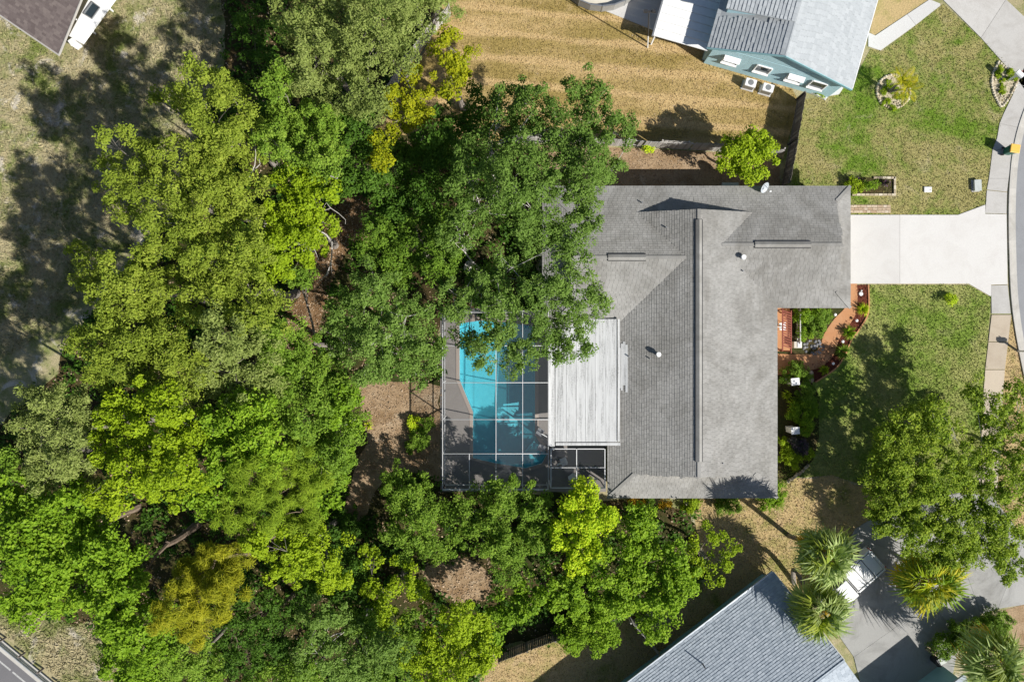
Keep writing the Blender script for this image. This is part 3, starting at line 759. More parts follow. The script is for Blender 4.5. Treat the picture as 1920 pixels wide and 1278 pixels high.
# hip and ridge caps
mb = MB()
def cap(a, b): mb.bar(Vector(a) + Vector((0, 0, .022)), Vector(b) + Vector((0, 0, .022)), 0.24, 0.03)
cap((Wm, Ss, EZ), (Wm + dS, ySk, zS)); cap((Em, Ss, EZ), (Em - dS, ySk, zS)); cap((xr, ySk, zr), (xr, yN, zr))
cap((Lw, Ne, EZ), (Lw + dL, Ne - dL, zL)); cap((Lw, Sl, EZ), (Lw + dL, Sl + dL, zL)); cap((Lw + dL, yl, zl), (xr - .9, yl, zl))
cap((Re, Ne, EZ), (Re - dR, Ne - dR, zR)); cap((Re, Sr, EZ), (Re - dR, Sr + dR, zR)); cap((Re - dR, yr, zrr), (xr + 1.8, yr, zrr))
mb.build('ridge_cap', M['shingle_grey'], roof)
def ridge_vent(a, b):
    a, b = Vector(a), Vector(b); d = (b - a).normalized(); s = Vector((-d.y, d.x, 0)) * 0.22
    v = MB(); up = Vector((0, 0, .13)); lo = Vector((0, 0, .02))
    A = [a + s + lo, a + up, a - s + lo]; B = [b + s + lo, b + up, b - s + lo]
    v.poly([A[0], A[1], B[1], B[0]]); v.poly([A[1], A[2], B[2], B[1]]); v.poly([A[0], A[2], A[1]]); v.poly([B[0], B[1], B[2]])
    v.poly([p - Vector((0, 0, .08)) for p in (A[0],)] + [A[0], B[0], B[0] - Vector((0, 0, .08))]); v.poly([A[2], A[2] - Vector((0, 0, .08)), B[2] - Vector((0, 0, .08)), B[2]])
    o = v.build('ridge_vent', M['shingle_grey'], roof)
    v2 = MB(); v2.bar(a + s * 1.08 - Vector((0, 0, .0)), b + s * 1.08, 0.05, 0.06); v2.bar(a - s * 1.08, b - s * 1.08, 0.05, 0.06); v2.bar(a + s, a - s, .05, .06)
    v2.build('vent_slot', M['dark_metal'], roof)
ridge_vent((xr, Y_(420), zr), (xr, Y_(857), zr))
ridge_vent((P(1140, 483, zl).x, yl, zl), (P(1211, 483, zl).x, yl, zl))
ridge_vent((P(1415, 461, zrr).x, yr, zrr), (P(1520, 461, zrr).x, yr, zrr))
def zroof(x, y):
    t = -9
    for q in roofp:
        if inside(q, np.array([x]), np.array([y]))[0]: t = max(t, float(plane_z(q, np.array([x]), np.array([y]))[0]))
    return t
for px, py, h, r in ((1205, 378, .24, .05), (1246, 428, .2, .05), (1392, 508, .18, .05), (1218, 672, .2, .04), (1180, 668, .2, .05), (1352, 866, .12, .04), (1030, 430, .2, .05)):
    p = P(px, py, 3.4); z = zroof(p.x, p.y)
    MB().tube([(p.x, p.y, z - .1), (p.x, p.y, z + h)], [r, r], 8).build('vent_pipe', M['grey_metal'], roof)
for px, py in ((1233, 664), (1391, 483)):
    p = P(px, py, 3.6); z = zroof(p.x, p.y); v = MB(); v.tube([(p.x, p.y, z - .1), (p.x, p.y, z + .3)], [.12, .12], 10); v.tube([(p.x, p.y, z + .3), (p.x, p.y, z + .42)], [.2, .17], 10)
    v.build('roof_vent', M['white_metal'], roof)
mb = MB()
out = [(Lw, Sl), (Wm - .01, Sl), (Wm, Ss), (Em, Ss), (Em, Sr), (Re, Sr), (Re, Ne), (Lw, Ne)]
for i in range(len(out)):
    a, b = Vector(out[i] + (EZ - .06,)), Vector(out[(i + 1) % len(out)] + (EZ - .06,)); d = (b - a).normalized(); nr = Vector((-d.y, d.x, 0)) * .06; mb.bar(a + d * .09 + nr, b - d * .09 + nr, 0.045, 0.15)
mb.build('fascia', M['lid_grey'], house)
mb = MB(); s = 0.55
walls(mb, [(Lw + s, Sl + s), (Wm + s, Sl + s), (Wm + s, Ss + s), (Em - s, Ss + s), (Em - s, Sr + s), (Re - s, Sr + s), (Re - s, Ne - s), (Lw + s, Ne - s)], 0, 2.5)
mb.build('wall', M['stucco_cream'], house)
mb = MB()
for q in ([(Lw + .05, Sl + .05), (xr, Sl + .05), (xr, Ne - .05), (Lw + .05, Ne - .05)], [(xr + .004, Sr + .05), (Re - .05, Sr + .05), (Re - .05, Ne - .05), (xr + .004, Ne - .05)], [(Wm + .05, Ss + .05), (Em - .05, Ss + .05), (Em - .05, Sl - .004), (Wm + .05, Sl - .004)]):
    mb.poly([(a, b_, 2.44) for a, b_ in q])
mb.build('soffit', M['white_paint'], house)
gd = MB()
for k in range(4): gd.box((Re - s + .12, yr, 0.3 + k * .55), (.05, 4.9, .53))
gd.build('garage_door', M['white_paint'], house)
for yy in (-2.5, -7.5): window(house, (Em - s + .12, yy, 1.5), 1.8, 1.2, math.pi / 2)
for xx in (9.5, 16.5): window(house, (xx, Ss + s - .12, 1.5), 1.6, 1.2, 0)
window(house, (10, Ne - s + .12, 1.5), 1.2, 1.0, math.pi)
dr = MB().box((Em - s + .12, 0.9, 1.05), (.05, 1.0, 2.1)).build('door', M['red_wood'], house); MB().tube([(Em - s + .16, .5, 1.0), (Em - s + .24, .5, 1.0)], [.03, .03], 6).build('handle', M['grey_metal'], dr)
# worn white coating on the shingles beside the patio roof, following the courses
mb = MB()
for k, (y0, y1) in enumerate(((652, 728), (644, 732), (640, 722), (646, 735))):
    x0 = 1160 + k * 4.3; a, b = P(x0, y0, 3.1), P(x0 + 4.2, y1, 3.1)
    mb.poly([(a.x, a.y, zroof(a.x, a.y) + .05), (a.x, b.y, zroof(a.x, b.y) + .05), (b.x, b.y, zroof(b.x, b.y) + .05), (b.x, a.y, zroof(b.x, a.y) + .05)], random.random())
mb.build('coating_patch', M['patio_roof_paint'], roof)

# patio roof on the west side: white pans, each its own
pat = thing('patio_roof', 'white mildew streaked patio roof of long pans between pool cage and grey house', 'patio roof', P(1095, 716, 0))
zP = lambda px: 2.62 + (px - 1030) / 133 * 0.54
edges = [1041, 1062, 1081, 1098, 1116, 1136, 1157]
for i in range(len(edges) - 1):
    x0, x1 = edges[i], edges[i + 1]; e_ = .02
    a, b, c, d = P(x0 + e_, 828, zP(x0)), P(x1 - e_, 828, zP(x1)), P(x1 - e_, 598, zP(x1)), P(x0 + e_, 598, zP(x0))
    mb = MB(); slabpoly(mb, [a, b, c, d], .06); mb.a = [random.random()] * len(mb.f)
    for f_ in (.0,): mb.bar(a.lerp(b, f_) + Vector((.04, .02, .01)), d.lerp(c, f_) + Vector((.04, -.02, .004)), .05, .018, .9)
    mb.build('roof_pan', M['patio_roof_paint'], pat)
def pbar(name, x0, y0, x1, y1, z, h=.09, mat='white_metal'):
    a, b = P(x0, y0, z), P(x1, y1, z); return MB().box(((a.x + b.x) / 2, (a.y + b.y) / 2, z), (abs(b.x - a.x), abs(a.y - b.y), h)).build(name, M[mat], pat)
pbar('gutter', 1029, 598, 1040, 836, 2.6, .12, 'patio_roof_paint'); MB().bar(P(1042, 832, 2.69), P(1163, 832, 3.19), .2, .09).build('edge_trim', M['patio_roof_paint'], pat); MB().bar(P(1160, 598, 3.17), P(1160, 827, 3.17), .14, .09).build('edge_trim', M['patio_roof_paint'], pat)
for py in (605, 680, 760, 832):
    p = P(1034, py, 0); MB().box((p.x, p.y, 1.28), (.1, .1, 2.5)).build('post', M['white_metal'], pat)
for px, py in ((1122, 620), (1180, 662)):
    p = P(px, py, 3.1)

# satellite dish on the north eave
p = P(1431, 352, 3.0); dish = thing('satellite_dish', 'grey oval satellite dish on the north eave of the main house', 'satellite dish', (p.x, p.y, 2.75))
mb = MB(); dn = Vector((.55, -.62, .56)).normalized(); a = dn.cross(Vector((0, 0, 1))).normalized(); b_ = dn.cross(a)
cz = Vector((p.x, p.y, 3.15)); ring = []
for r_, off in ((0.0, 0.0), (.22, .02), (.42, .08)):
    ring.append([cz + (a * math.cos(t) * r_ * .95 + b_ * math.sin(t) * r_ * 1.15) + dn * off for t in [2 * math.pi * i / 16 for i in range(16)]])
for i in range(16):
    j = (i + 1) % 16
    for k in (0, 1):
        if k == 0: mb.poly([ring[0][0], ring[1][i], ring[1][j]])
        else: mb.poly([ring[1][i], ring[2][i], ring[2][j], ring[1][j]])
mb.build('reflector', M['galvanised'], dish)
MB().bar(cz, (p.x - .1, p.y, 2.6), .06, .06).build('mast', M['grey_metal'], dish)
MB().bar(cz - b_ * .4, cz + dn * .6, .03, .03).build('feed_arm', M['grey_metal'], dish)
MB().box(tuple(cz + dn * .62), (.1, .1, .12)).build('receiver', M['white_metal'], dish)

# ------------------------------------------------------------------ pool and cage
pool = thing('swimming_pool', 'blue swimming pool under the screen cage, narrowing towards its deep end', 'pool', P(940, 740, 0))
mb = MB(); n = len(POOL)
def depth(p): return -0.8 - 0.6 * max(0, min(1, (P(0, 740).y - p.y) / 4.0))
fl = [Vector((p.x, p.y, depth(p))) for p in POOL]
for i in range(n):
    j = (i + 1) % n; a, b = POOL[i], POOL[j]
    mb.poly([(a.x, a.y, 0.03), (b.x, b.y, 0.03), fl[j], fl[i]])
cen = sum(fl, Vector()) / n
import mathutils
for t in mathutils.geometry.tessellate_polygon([[(p.x, p.y, 0) for p in POOL]]): mb.poly([fl[i] for i in t])
mb.build('basin', M['pool_plaster'], pool)
mb = MB(); mb.poly([(p.x, p.y, -0.10) for p in POOL]); mb.build('water', M['pool_water'], pool)
st_ = G([(1003, 826), (1024, 852), (1014, 867), (985, 876), (975, 862)]); MB().prism([tuple(p[:2]) for p in st_], -1.2, -.38).build('step', M['pool_plaster'], pool)
mb = MB(); ccx = sum(POOL, Vector()) / n
a, b_ = strip_along(POOL + [POOL[0]], 0.0, -0.28)
if (a[2] - ccx).length > (b_[2] - ccx).length: a, b_ = strip_along(POOL + [POOL[0]], 0.0, 0.28)
for i in range(n): mb.prism([tuple(a[i][:2]), tuple(a[i + 1][:2]), tuple(b_[i + 1][:2]), tuple(b_[i][:2])], 0.03, 0.075, random.random())
mb.build('coping', M['coping'], pool)
deck = sheet('pool_deck', G([(826, 578), (1136, 578), (1136, 921), (826, 921)]), 0.045, 'pool_deck', [POOL])

cage = thing('pool_cage', 'white framed screen enclosure with dark mesh over the blue pool', 'pool enclosure', P(930, 750, 0))
COLH = {830: 2.6, 880: 3.3, 930: 4.0, 980: 3.4, 1028: 2.72}
ROWS = [583, 648, 717, 786, 850]
def CP(x, y): return P(x, y, COLH[x] if y != 917 else 2.6) if y not in (583,) else P(x, y, COLH[x])
mains = [830, 930, 980, 1028]
for y in ROWS:
    for x0, x1 in zip([830, 880, 930, 980], [880, 930, 980, 1028]):
        MB().bar(CP(x0, y), CP(x1, y), 0.034, 0.10).build('beam', M['cage_metal'], cage)
for x in mains:
    for y0, y1 in zip(ROWS[:-1], ROWS[1:]):
        MB().bar(CP(x, y0), CP(x, y1), 0.036, 0.10).build('beam', M['cage_metal'], cage)
for x in (830, 880, 930, 980, 1028):
    MB().bar(CP(x, 850), CP(x, 917), 0.036, 0.10).build('beam', M['cage_metal'], cage)
MB().bar(CP(830, 917), CP(1028, 917), 0.09, 0.12).build('eave_beam', M['cage_metal'], cage)
def screen(pts): MB().poly(pts).build('screen_panel', M['insect_screen'], cage)
for y0, y1 in zip(ROWS[:-1], ROWS[1:]):
    for x0, x1 in zip([830, 880, 930, 980], [880, 930, 980, 1028]): screen([CP(x0, y0), CP(x0, y1), CP(x1, y1), CP(x1, y0)])
for x0, x1 in zip([830, 880, 930, 980], [880, 930, 980, 1028]): screen([CP(x0, 850), CP(x0, 917), CP(x1, 917), CP(x1, 850)])
Lp = [CP(830, y) for y in ROWS] + [CP(830, 917)]
Bp = [CP(x, 917) for x in (830, 880, 930, 980, 1028)]
Tp = [CP(x, 583) for x in (830, 880, 930, 980, 1028)]
for run in (Lp, Bp, Tp):
    for q in run: MB().bar((q.x, q.y, 0.05), (q.x, q.y, q.z - .05), 0.06, 0.08).build('post', M['cage_metal'], cage)
    for q0, q1 in zip(run[:-1], run[1:]):
        MB().bar((q0.x, q0.y, .95), (q1.x, q1.y, .95), 0.05, 0.06).build('chair_rail', M['cage_metal'], cage)
        screen([(q0.x, q0.y, .06), (q1.x, q1.y, .06), q1, q0])
# small screened porch beside it
porch = thing('screened_porch', 'small flat screened porch with white cross bars beside the pool cage', 'screened porch', P(1082, 878, 0))
PX, PY, PZ = (1033, 1081, 1134), (841, 876, 914), 2.75
for x in PX: MB().bar(P(x, PY[0], PZ), P(x, PY[2], PZ), .06, .1).build('beam', M['cage_metal'], porch)
for y in PY:
    for x0, x1 in zip(PX[:-1], PX[1:]): MB().bar(P(x0 + 1.2, y, PZ), P(x1 - 1.2, y, PZ), .06 if y != 876 else .04, .09).build('beam', M['cage_metal'], porch)
for x0, x1 in zip(PX[:-1], PX[1:]):
    for y0, y1 in zip(PY[:-1], PY[1:]): MB().poly([P(x0, y0, PZ), P(x0, y1, PZ), P(x1, y1, PZ), P(x1, y0, PZ)]).build('screen_panel', M['insect_screen'], porch)
for x in PX:
    q = P(x, 914, PZ); MB().bar((q.x, q.y, .05), (q.x, q.y, PZ - .05), .08, .08).build('post', M['cage_metal'], porch)
MB().poly([(P(1033, 914, PZ).x, P(0, 914, PZ).y, .06), (P(1134, 914, PZ).x, P(0, 914, PZ).y, .06), P(1134, 914, PZ), P(1033, 914, PZ)]).build('screen_panel', M['insect_screen'], porch)

def chair(px, py, rz, label, mat='white_metal', z=0.05):
    t = thing('chair', label, 'chair', P(px, py, 0) + Vector((0, 0, z)), 'chairs around the pool', rz)
    MB().box((0, 0, .42), (.5, .5, .05)).build('seat', M[mat], t, True)
    MB().bar((-.24, 0, .45), (-.36, 0, .95), .5, .05).build('backrest', M[mat], t, True)
    for a_, b2 in ((-.22, -.22), (.22, -.22), (.22, .22), (-.22, .22)): MB().tube([(a_, b2, 0), (a_, b2, .4)], [.02, .02], 6).build('leg', M['grey_metal'], t, True)
    for s_ in (-1, 1): MB().bar((-.25, s_ * .27, .62), (.2, s_ * .27, .62), .05, .04).build('armrest', M[mat], t, True)
chair(1012, 808, 2.6, 'small grey metal patio chair on the deck beside the pool narrows', 'grey_metal')
chair(1015, 838, 1.2, 'second metal chair near the screened porch corner', 'grey_metal')
chair(1056, 862, 0.4, 'pale patio chair inside the screened porch, nearest the pool')
chair(1072, 892, 2.2, 'pale patio chair inside the screened porch, in its middle')
chair(1108, 902, 4.0, 'pale patio chair inside the screened porch, by the house corner')

# ------------------------------------------------------------------ blue neighbour house (top right)
Wp = P(1326, 90, 3.2); Wp.z = 0; be = P(1595, 168, 3.1) - Wp; be.z = 0; be.normalize(); bn_ = Vector((-be.y, be.x, 0))
def BH(e, n_, z): q = Wp + be * e + bn_ * n_; return Vector((q.x, q.y, z))
blue = thing('blue_house', 'pale blue house with white tiled gable roof north of the dry lawn', 'house', BH(5.5, 5, 0))
bang = math.atan2(be.y, be.x); LN = 17
zrb = 5.14
bw = [BH(0, LN, 3.2), BH(0, 0, 3.2), BH(5.15, 0, zrb), BH(5.15, LN, zrb)]
be_ = [BH(11.07, 0, 3.1), BH(11.07, LN, 3.1), BH(5.15, LN, zrb), BH(5.15, 0, zrb)]
dm = [BH(0.35, 12, 4.4), BH(0.35, 2.5, 4.4), BH(5.1, 2.5, zrb + .03), BH(5.1, 12, zrb + .03)]
mb = MB()
for q in (bw, be_): slabpoly(mb, [v - Vector((0, 0, .006)) for v in q], .14)
broof = mb.build('roof', M['tile_white'], blue)
shingle_roof([[tuple(v) for v in bw]], [[tuple(v) for v in bw], [tuple(v) for v in dm]], 'tile_white', broof, .27, .42, .042, 'roof_tiles')
shingle_roof([[tuple(v) for v in be_]], [[tuple(v) for v in be_]], 'tile_white', broof, .27, .42, .03, 'roof_tiles')
mb = MB(); slabpoly(mb, [v - Vector((0, 0, .006)) for v in dm], .1)
dorm = mb.build('dormer_roof', M['tile_white'], blue)
shingle_roof([[tuple(v) for v in dm]], [[tuple(v) for v in dm]], 'tile_white', dorm, .27, .42, .045, 'roof_tiles')
mb = MB(); mb.prism([tuple(BH(.6, 2.75, 0)[:2]), tuple(BH(5.0, 2.75, 0)[:2]), tuple(BH(5.0, 11.8, 0)[:2]), tuple(BH(.6, 11.8, 0)[:2])], 3.0, 4.25)
mb.build('dormer_wall', M['siding_blue'], blue)
mb = MB(); ov = .45
walls(mb, [BH(ov, ov, 0), BH(11.07 - ov, ov, 0), BH(11.07 - ov, LN - ov, 0), BH(ov, LN - ov, 0)], 0, 3.05, .18)
mb.poly([BH(ov, ov - .09, 3.05), BH(11.07 - ov, ov - .09, 3.05), BH(5.15, ov - .09, zrb - .16)])
mb.build('wall', M['siding_blue'], blue)
# lapped siding boards on the gable end, one part per course too thin to pick apart: joined
mb = MB()
for k in range(16):
    z = .1 + k * .19; mb.bar(BH(ov + .1, ov - .11, z), BH(11.07 - ov - .1, ov - .11, z), .03, .17)
for k in range(8):
    z = 3.2 + k * .19; f = (z - 3.05) / 2.0
    if f > .92: break
    mb.bar(BH(ov + .1 + 4.5 * f, ov - .11, z), BH(11.07 - ov - .1 - 5.3 * f, ov - .11, z), .03, .17)
o = mb.build('siding', M['siding_blue'], blue); o['kind'] = 'stuff'
for e_ in (2.2, 4.7, 7.2, 9.0):
    window(blue, BH(e_, ov - .16, 1.75), 1.15, .95, bang)
    mb = MB(); c0 = BH(e_, ov - .2, 1.98); mb.poly([BH(e_ - .62, ov - .16, 2.33), BH(e_ + .62, ov - .16, 2.33), BH(e_ + .62, ov - .50, 2.12), BH(e_ - .62, ov - .50, 2.12)])
    if e_ in (2.2, 7.2): mb.build('window_awning', M['white_metal'], blue)
for a_, b2 in ((BH(-.02, .0, 3.16), BH(5.15, 0, zrb - .03)), (BH(5.15, 0, zrb - .03), BH(11.08, 0, 3.06))):
    MB().bar(a_ - bn_ * .03, b2 - bn_ * .03, .05, .2).build('bargeboard', M['siding_teal'], blue)
MB().bar(BH(11.1, .1, 3.02), BH(11.1, LN, 3.02), .1, .12).build('gutter', M['white_metal'], blue)
for k, e_ in enumerate((4.35, 5.75)):
    c0 = BH(e_, -.45, 0)
    ac = thing('air_conditioner', ('white air conditioner box under the gable wall, nearer the patio', 'white air conditioner box under the gable wall, nearer the fence')[k], 'air conditioner', c0, 'air conditioners by the blue wall', bang)
    MB().box((0, 0, .42), (.85, .6, .7)).build('casing', M['white_paint'], ac, True, bevel=.03); MB().box((0, -.305, .42), (.7, .02, .5)).build('grille', M['grey_metal'], ac, True)
    MB().tube([(0, 0, .77), (0, 0, .79)], [.22, .22], 14).build('fan_guard', M['grey_metal'], ac, True)
    MB().box((0, 0, .03), (1.0, .75, .08)).build('base_pad', M['walk_concrete'], ac, True)
# flat white patio roof west of it
bp = thing('blue_house_patio', 'flat white panelled patio roof beside the blue house', 'patio roof', BH(-2, 4, 0))
for k in range(16):
    n0 = .4 + k * .62; mb = MB()
    pts = [BH(-3.95, n0, 0), BH(.28, n0, 0), BH(.28, n0 + .6, 0), BH(-3.95, n0 + .6, 0)]
    mb.prism([tuple(q[:2]) for q in pts], 1.86, 1.9, random.random())
    mb.bar(BH(-3.95, n0 + .03, 1.91), BH(.28, n0 + .03, 1.91), .05, .04); mb.build('roof_panel', M['white_paint'], bp)
MB().bar(BH(-4.02, .35, 1.86), BH(-4.02, 10.4, 1.86), .1, .14).build('gutter', M['grey_metal'], bp)
for n0 in (.6, 4, 8): MB().bar(BH(-3.8, n0, .05), BH(-3.8, n0, 1.85), .1, .1).build('post', M['white_metal'], bp)
slabs('back_patio', [[(1040, -60), (1250, -60), (1235, 62), (1195, 46), (1085, 2), (1050, -12)], [(1250, -60), (1360, -60), (1330, 100), (1235, 62)]], 'pale_patio', .05)
# porch slab and planter at the blue house corner
slabs('blue_porch', [[(1528, 176), (1560, 158), (1580, 166), (1572, 178), (1548, 182), (1546, 190)]], 'pale_patio', .12)
pl = thing('corner_planter', 'small white edged planter with green plants at the blue house corner', 'planter', P(1538, 175))
mb = MB(); 
for a_, b2 in (((1518, 174), (1546, 187)), ((1546, 187), (1553, 170)), ((1553, 170), (1530, 166)), ((1530, 166), (1518, 174))): mb.bar(P(*a_) + Vector((0, 0, .12)), P(*b2) + Vector((0, 0, .12)), .12, .22)
mb.build('border', M['white_paint'], pl)
v, val, cc = foliage([(tuple(P(1538, 173) + Vector((0, 0, .25))), .35, .25)], 'shrub'); leaf_obj('plant_leaves', v, val, 'leaf_lime', pl)

# round above-ground pool at the top edge
rp = P(1127, -62); R = 3.55
tp = thing('round_pool', 'round above ground pool with grey sides and beige cover on the pale patio', 'pool', rp)
mb = MB(); N = 24
for i in range(N):
    t0, t1 = 2 * math.pi * i / N, 2 * math.pi * (i + 1) / N
    a_, b2 = rp + Vector((math.cos(t0) * R, math.sin(t0) * R, .05)), rp + Vector((math.cos(t1) * R, math.sin(t1) * R, .05))
    mm = MB(); mm.bar(a_ + Vector((0, 0, .45)), b2 + Vector((0, 0, .45)), .04, .85); mm.build('side_panel', M['grey_mesh'], tp)
    if i % 2 == 0: MB().bar(a_, a_ + Vector((0, 0, .98)), .07, .07).build('post', M['grey_metal'], tp)
    MB().bar(a_ + Vector((0, 0, .92)), b2 + Vector((0, 0, .92)), .1, .05).build('top_rail', M['grey_metal'], tp)
mb = MB(); mb.tube([rp + Vector((0, 0, .5)), rp + Vector((0, 0, .54))], [R - .1, R - .1], N); mb.build('cover', M['beige_vinyl'], tp)
# slim pole with crossbar
q0 = P(1214, 90); pole = thing('light_pole', 'slim pole with a black crossbar on top at the dry lawn edge', 'pole', q0)
q1 = P(1217, 22, 5.8)
MB().tube([q0, q0.lerp(q1, .35)], [.05, .045], 8).build('lower_pole_sunlit_tone', M['white_paint'], pole); MB().tube([q0.lerp(q1, .352), q1], [.045, .035], 8).build('upper_pole_shade_tone', M['dark_metal'], pole)  # light painted in: white where the pole is sunlit, black before the shade
MB().bar(q1 - Vector((.25, 0, 0)), q1 + Vector((.35, 0, 0)), .1, .1).build('crossbar', M['dark_metal'], pole)
for dx in (-.25, .32): MB().box(tuple(q1 + Vector((dx, 0, .02))), (.24, .18, .18)).build('lamp_head', M['dark_metal'], pole)

# ------------------------------------------------------------------ brown roofed house (top left)
Bc = P(111, 102, 2.7); ee = Vector((-.83, .56, 0)).normalized(); en = Vector((.56, .83, 0)).normalized()
def BR(e, n_, z): q = Bc + ee * e + en * n_; return Vector((q.x, q.y, z))
br = thing('brown_house', 'house with dark brown shingle roof at the top left corner', 'house', BR(6, 4, 0))
q = [BR(0, 0, 2.7), BR(14, 0, 2.7), BR(14, 6, 4.3), BR(0, 6, 4.3)]; q2 = [BR(14, 12, 2.7), BR(0, 12, 2.7), BR(0, 6, 4.3), BR(14, 6, 4.3)]
mb = MB(); slabpoly(mb, q, .12); slabpoly(mb, q2, .12); r_ = mb.build('roof', M['shingle_brown'], br)
shingle_roof([[tuple(v) for v in q]], [[tuple(v) for v in q]], 'shingle_brown', r_)
mb = MB(); walls(mb, [BR(2.2, 1.4, 0), BR(13.5, 1.4, 0), BR(13.5, 11.5, 0), BR(2.2, 11.5, 0)], 0, 2.58); mb.build('wall', M['stucco_cream'], br)
MB().bar(BR(0, -.06, 2.62), BR(14, -.06, 2.62), .12, .14).build('gutter', M['fence_pale'], br)
MB().bar(BR(-.03, 0, 2.68), BR(-.03, 6, 4.28), .06, .16).build('bargeboard', M['fence_pale'], br)
mb = MB(); mb.poly([BR(2.2, 1.4, 2.58), BR(2.2, 11.5, 2.58), BR(2.2, 6, 4.1)]); mb.build('gable', M['stucco_cream'], br)
bpat = thing('brown_house_patio', 'white patio roof with a skylight beside the dark brown roof', 'patio roof', BR(-1, 5, 0))
mb = MB(); mb.prism([tuple(P(130, 68, 2.5)[:2]), tuple(P(156, 83, 2.5)[:2]), tuple(P(262, -62, 2.5)[:2]), tuple(P(212, -85, 2.5)[:2])], 2.4, 2.5); mb.build('roof_sheet', M['white_paint'], bpat)
sk = MB()
S = [(173, 4), (188, 15), (173, 36), (157, 26)]
for i in range(4): sk.bar(P(*S[i], 2.55), P(*S[(i + 1) % 4], 2.55), .07, .1)
so_ = sk.build('skylight', M['grey_metal'], bpat); MB().poly([P(x, y, 2.53) for x, y in S]).build('pane', M['glass'], so_)
for x, y in ((142, 36), (176, -8)):
    p = P(x, y, 2.5); MB().box((p.x, p.y, 1.2), (.1, .1, 2.4)).build('post', M['white_metal'], bpat)
p = P(149, 87); bx = thing('utility_box', 'small white box standing at the end of the white patio roof', 'box', p, rz=.6)
MB().box((0, 0, .4), (.5, .45, .8)).build('casing', M['white_paint'], bx, True, bevel=.02); MB().box((0, 0, .82), (.54, .49, .04)).build('lid', M['white_paint'], bx, True)

# ------------------------------------------------------------------ lower right neighbour house
Bq = Vector((19.42, -17.16, 0)); fd = Vector((-.795, -.607, 0)); fp = Vector((.607, -.795, 0))
def LR(u, w_, z): q = Bq + fd * u + fp * w_; return Vector((q.x, q.y, z))
low = thing('grey_blue_house', 'house with pale blue grey shingle roof at the bottom right', 'house', LR(8, 7, 0))
q = [LR(0, 0, 2.6), LR(22, 0, 2.6), LR(22, 7, 4.7), LR(0, 7, 4.7)]; q2 = [LR(22, 14, 2.6), LR(0, 14, 2.6), LR(0, 7, 4.7), LR(22, 7, 4.7)]
mb = MB(); slabpoly(mb, [v - Vector((0, 0, .006)) for v in q], .12); slabpoly(mb, [v - Vector((0, 0, .006)) for v in q2], .12); r_ = mb.build('roof', M['shingle_blue'], low)
shingle_roof([[tuple(v) for v in q], [tuple(v) for v in q2]], [[tuple(v) for v in q], [tuple(v) for v in q2]], 'shingle_blue', r_, .2, .34, .026)
mb = MB(); walls(mb, [LR(.4, .95, 0), LR(21.6, .95, 0), LR(21.6, 13.5, 0), LR(.4, 13.5, 0)], 0, 2.5); mb.build('wall', M['siding_teal'], low)
mb = MB(); mb.poly([LR(.4, .95, 2.5), LR(.4, 13.5, 2.5), LR(.4, 7, 4.5)]); mb.build('gable', M['siding_teal'], low)
MB().bar(LR(0, -.07, 2.54), LR(22, -.07, 2.54), .13, .14).build('gutter', M['galvanised'], low)
for u in (3, 7, 12): window(low, LR(u, .83, 1.5), 1.2, 1.0, math.atan2(-fd.y, -fd.x))
MB().bar(LR(-.03, 0, 2.56), LR(-.03, 7, 4.66), .05, .16).build('bargeboard', M['white_paint'], low)
p = P(1320, 1248, 3.6); MB().tube([(p.x, p.y, 3.2), (p.x, p.y, 3.85)], [.05, .05], 8).build('vent_pipe', M['dark_metal'], r_)
gd = MB()
for k in range(4): gd.bar(LR(.28, 4, .3 + k * .52), LR(.28, 8.6, .3 + k * .52), .05, .5)
gd.build('garage_door', M['white_paint'], low)

# ------------------------------------------------------------------ fences
def fence(label, pts, h=1.8, mat='fence_wood', gap=0.012, tilt=0.03, group='wooden fences', wd=0.14, miss=0.0):
    root = thing('wooden_fence', label, 'fence', pts[0], group)
    for a_, b2 in zip(pts[:-1], pts[1:]):
        d = b2 - a_; L = d.length; d = d.normalized(); nb = max(1, round(L / 2.4)); st = L / nb; nr = Vector((-d.y, d.x, 0))
        for i in range(nb + 1):
            q = a_ + d * st * i - nr * .1; MB().box((q.x, q.y, (h - .05) / 2), (.1, .1, h - .05), math.atan2(d.y, d.x), random.random()).build('post', M[mat], root)
        for i in range(nb):
            mb = MB(); s0 = a_ + d * st * i; k = int(st / (wd + gap)); lean = random.uniform(-tilt, tilt)
            for j in range(k):
                if random.random() < miss: continue
                q = s0 + d * ((j + .5) * st / k); top = q + nr * (lean + random.uniform(-.015, .015)) + Vector((0, 0, h * random.uniform(.97, 1.02)))
                mb.bar(q, top, .022, wd, random.random()) if False else mb.bar(q, top, wd, .022, random.random()) if abs(d.x) < .0 else _board(mb, q, top, d, wd)
            o = mb.build('board_panel', M[mat], root); o['kind'] = 'stuff'
            for zz in (.35, h - .35):
                MB().bar(s0 - nr * .03 + Vector((0, 0, zz)), s0 + d * st - nr * .03 + Vector((0, 0, zz)), .04, .09, random.random()).build('rail', M[mat], root)
    return root
def _board(mb, p0, p1, d, wd, t=.022):
    nr = Vector((-d.y, d.x, 0)) * t / 2; a_ = d * wd / 2; i = len(mb.v); val = random.random()
    for p in (p0, p1):
        for q in (-a_ - nr, a_ - nr, a_ + nr, -a_ + nr): mb.v.append(tuple(p + q))
    for f in ((3, 2, 1, 0), (4, 5, 6, 7), (0, 1, 5, 4), (1, 2, 6, 5), (2, 3, 7, 6), (3, 0, 4, 7)): mb.f.append(tuple(i + k for k in f)); mb.a.append(val)
fence('dark weathered board fence between dry back lawn and green front lawn', [P(1494, 188), P(1479, 272), P(1464, 352)])
fence('leaning grey board fence along the dry lawn north of the house', [P(1455, 292), P(1330, 283), P(1185, 275), P(1060, 270), P(960, 268)], mat='fence_pale', tilt=.12, miss=.04)
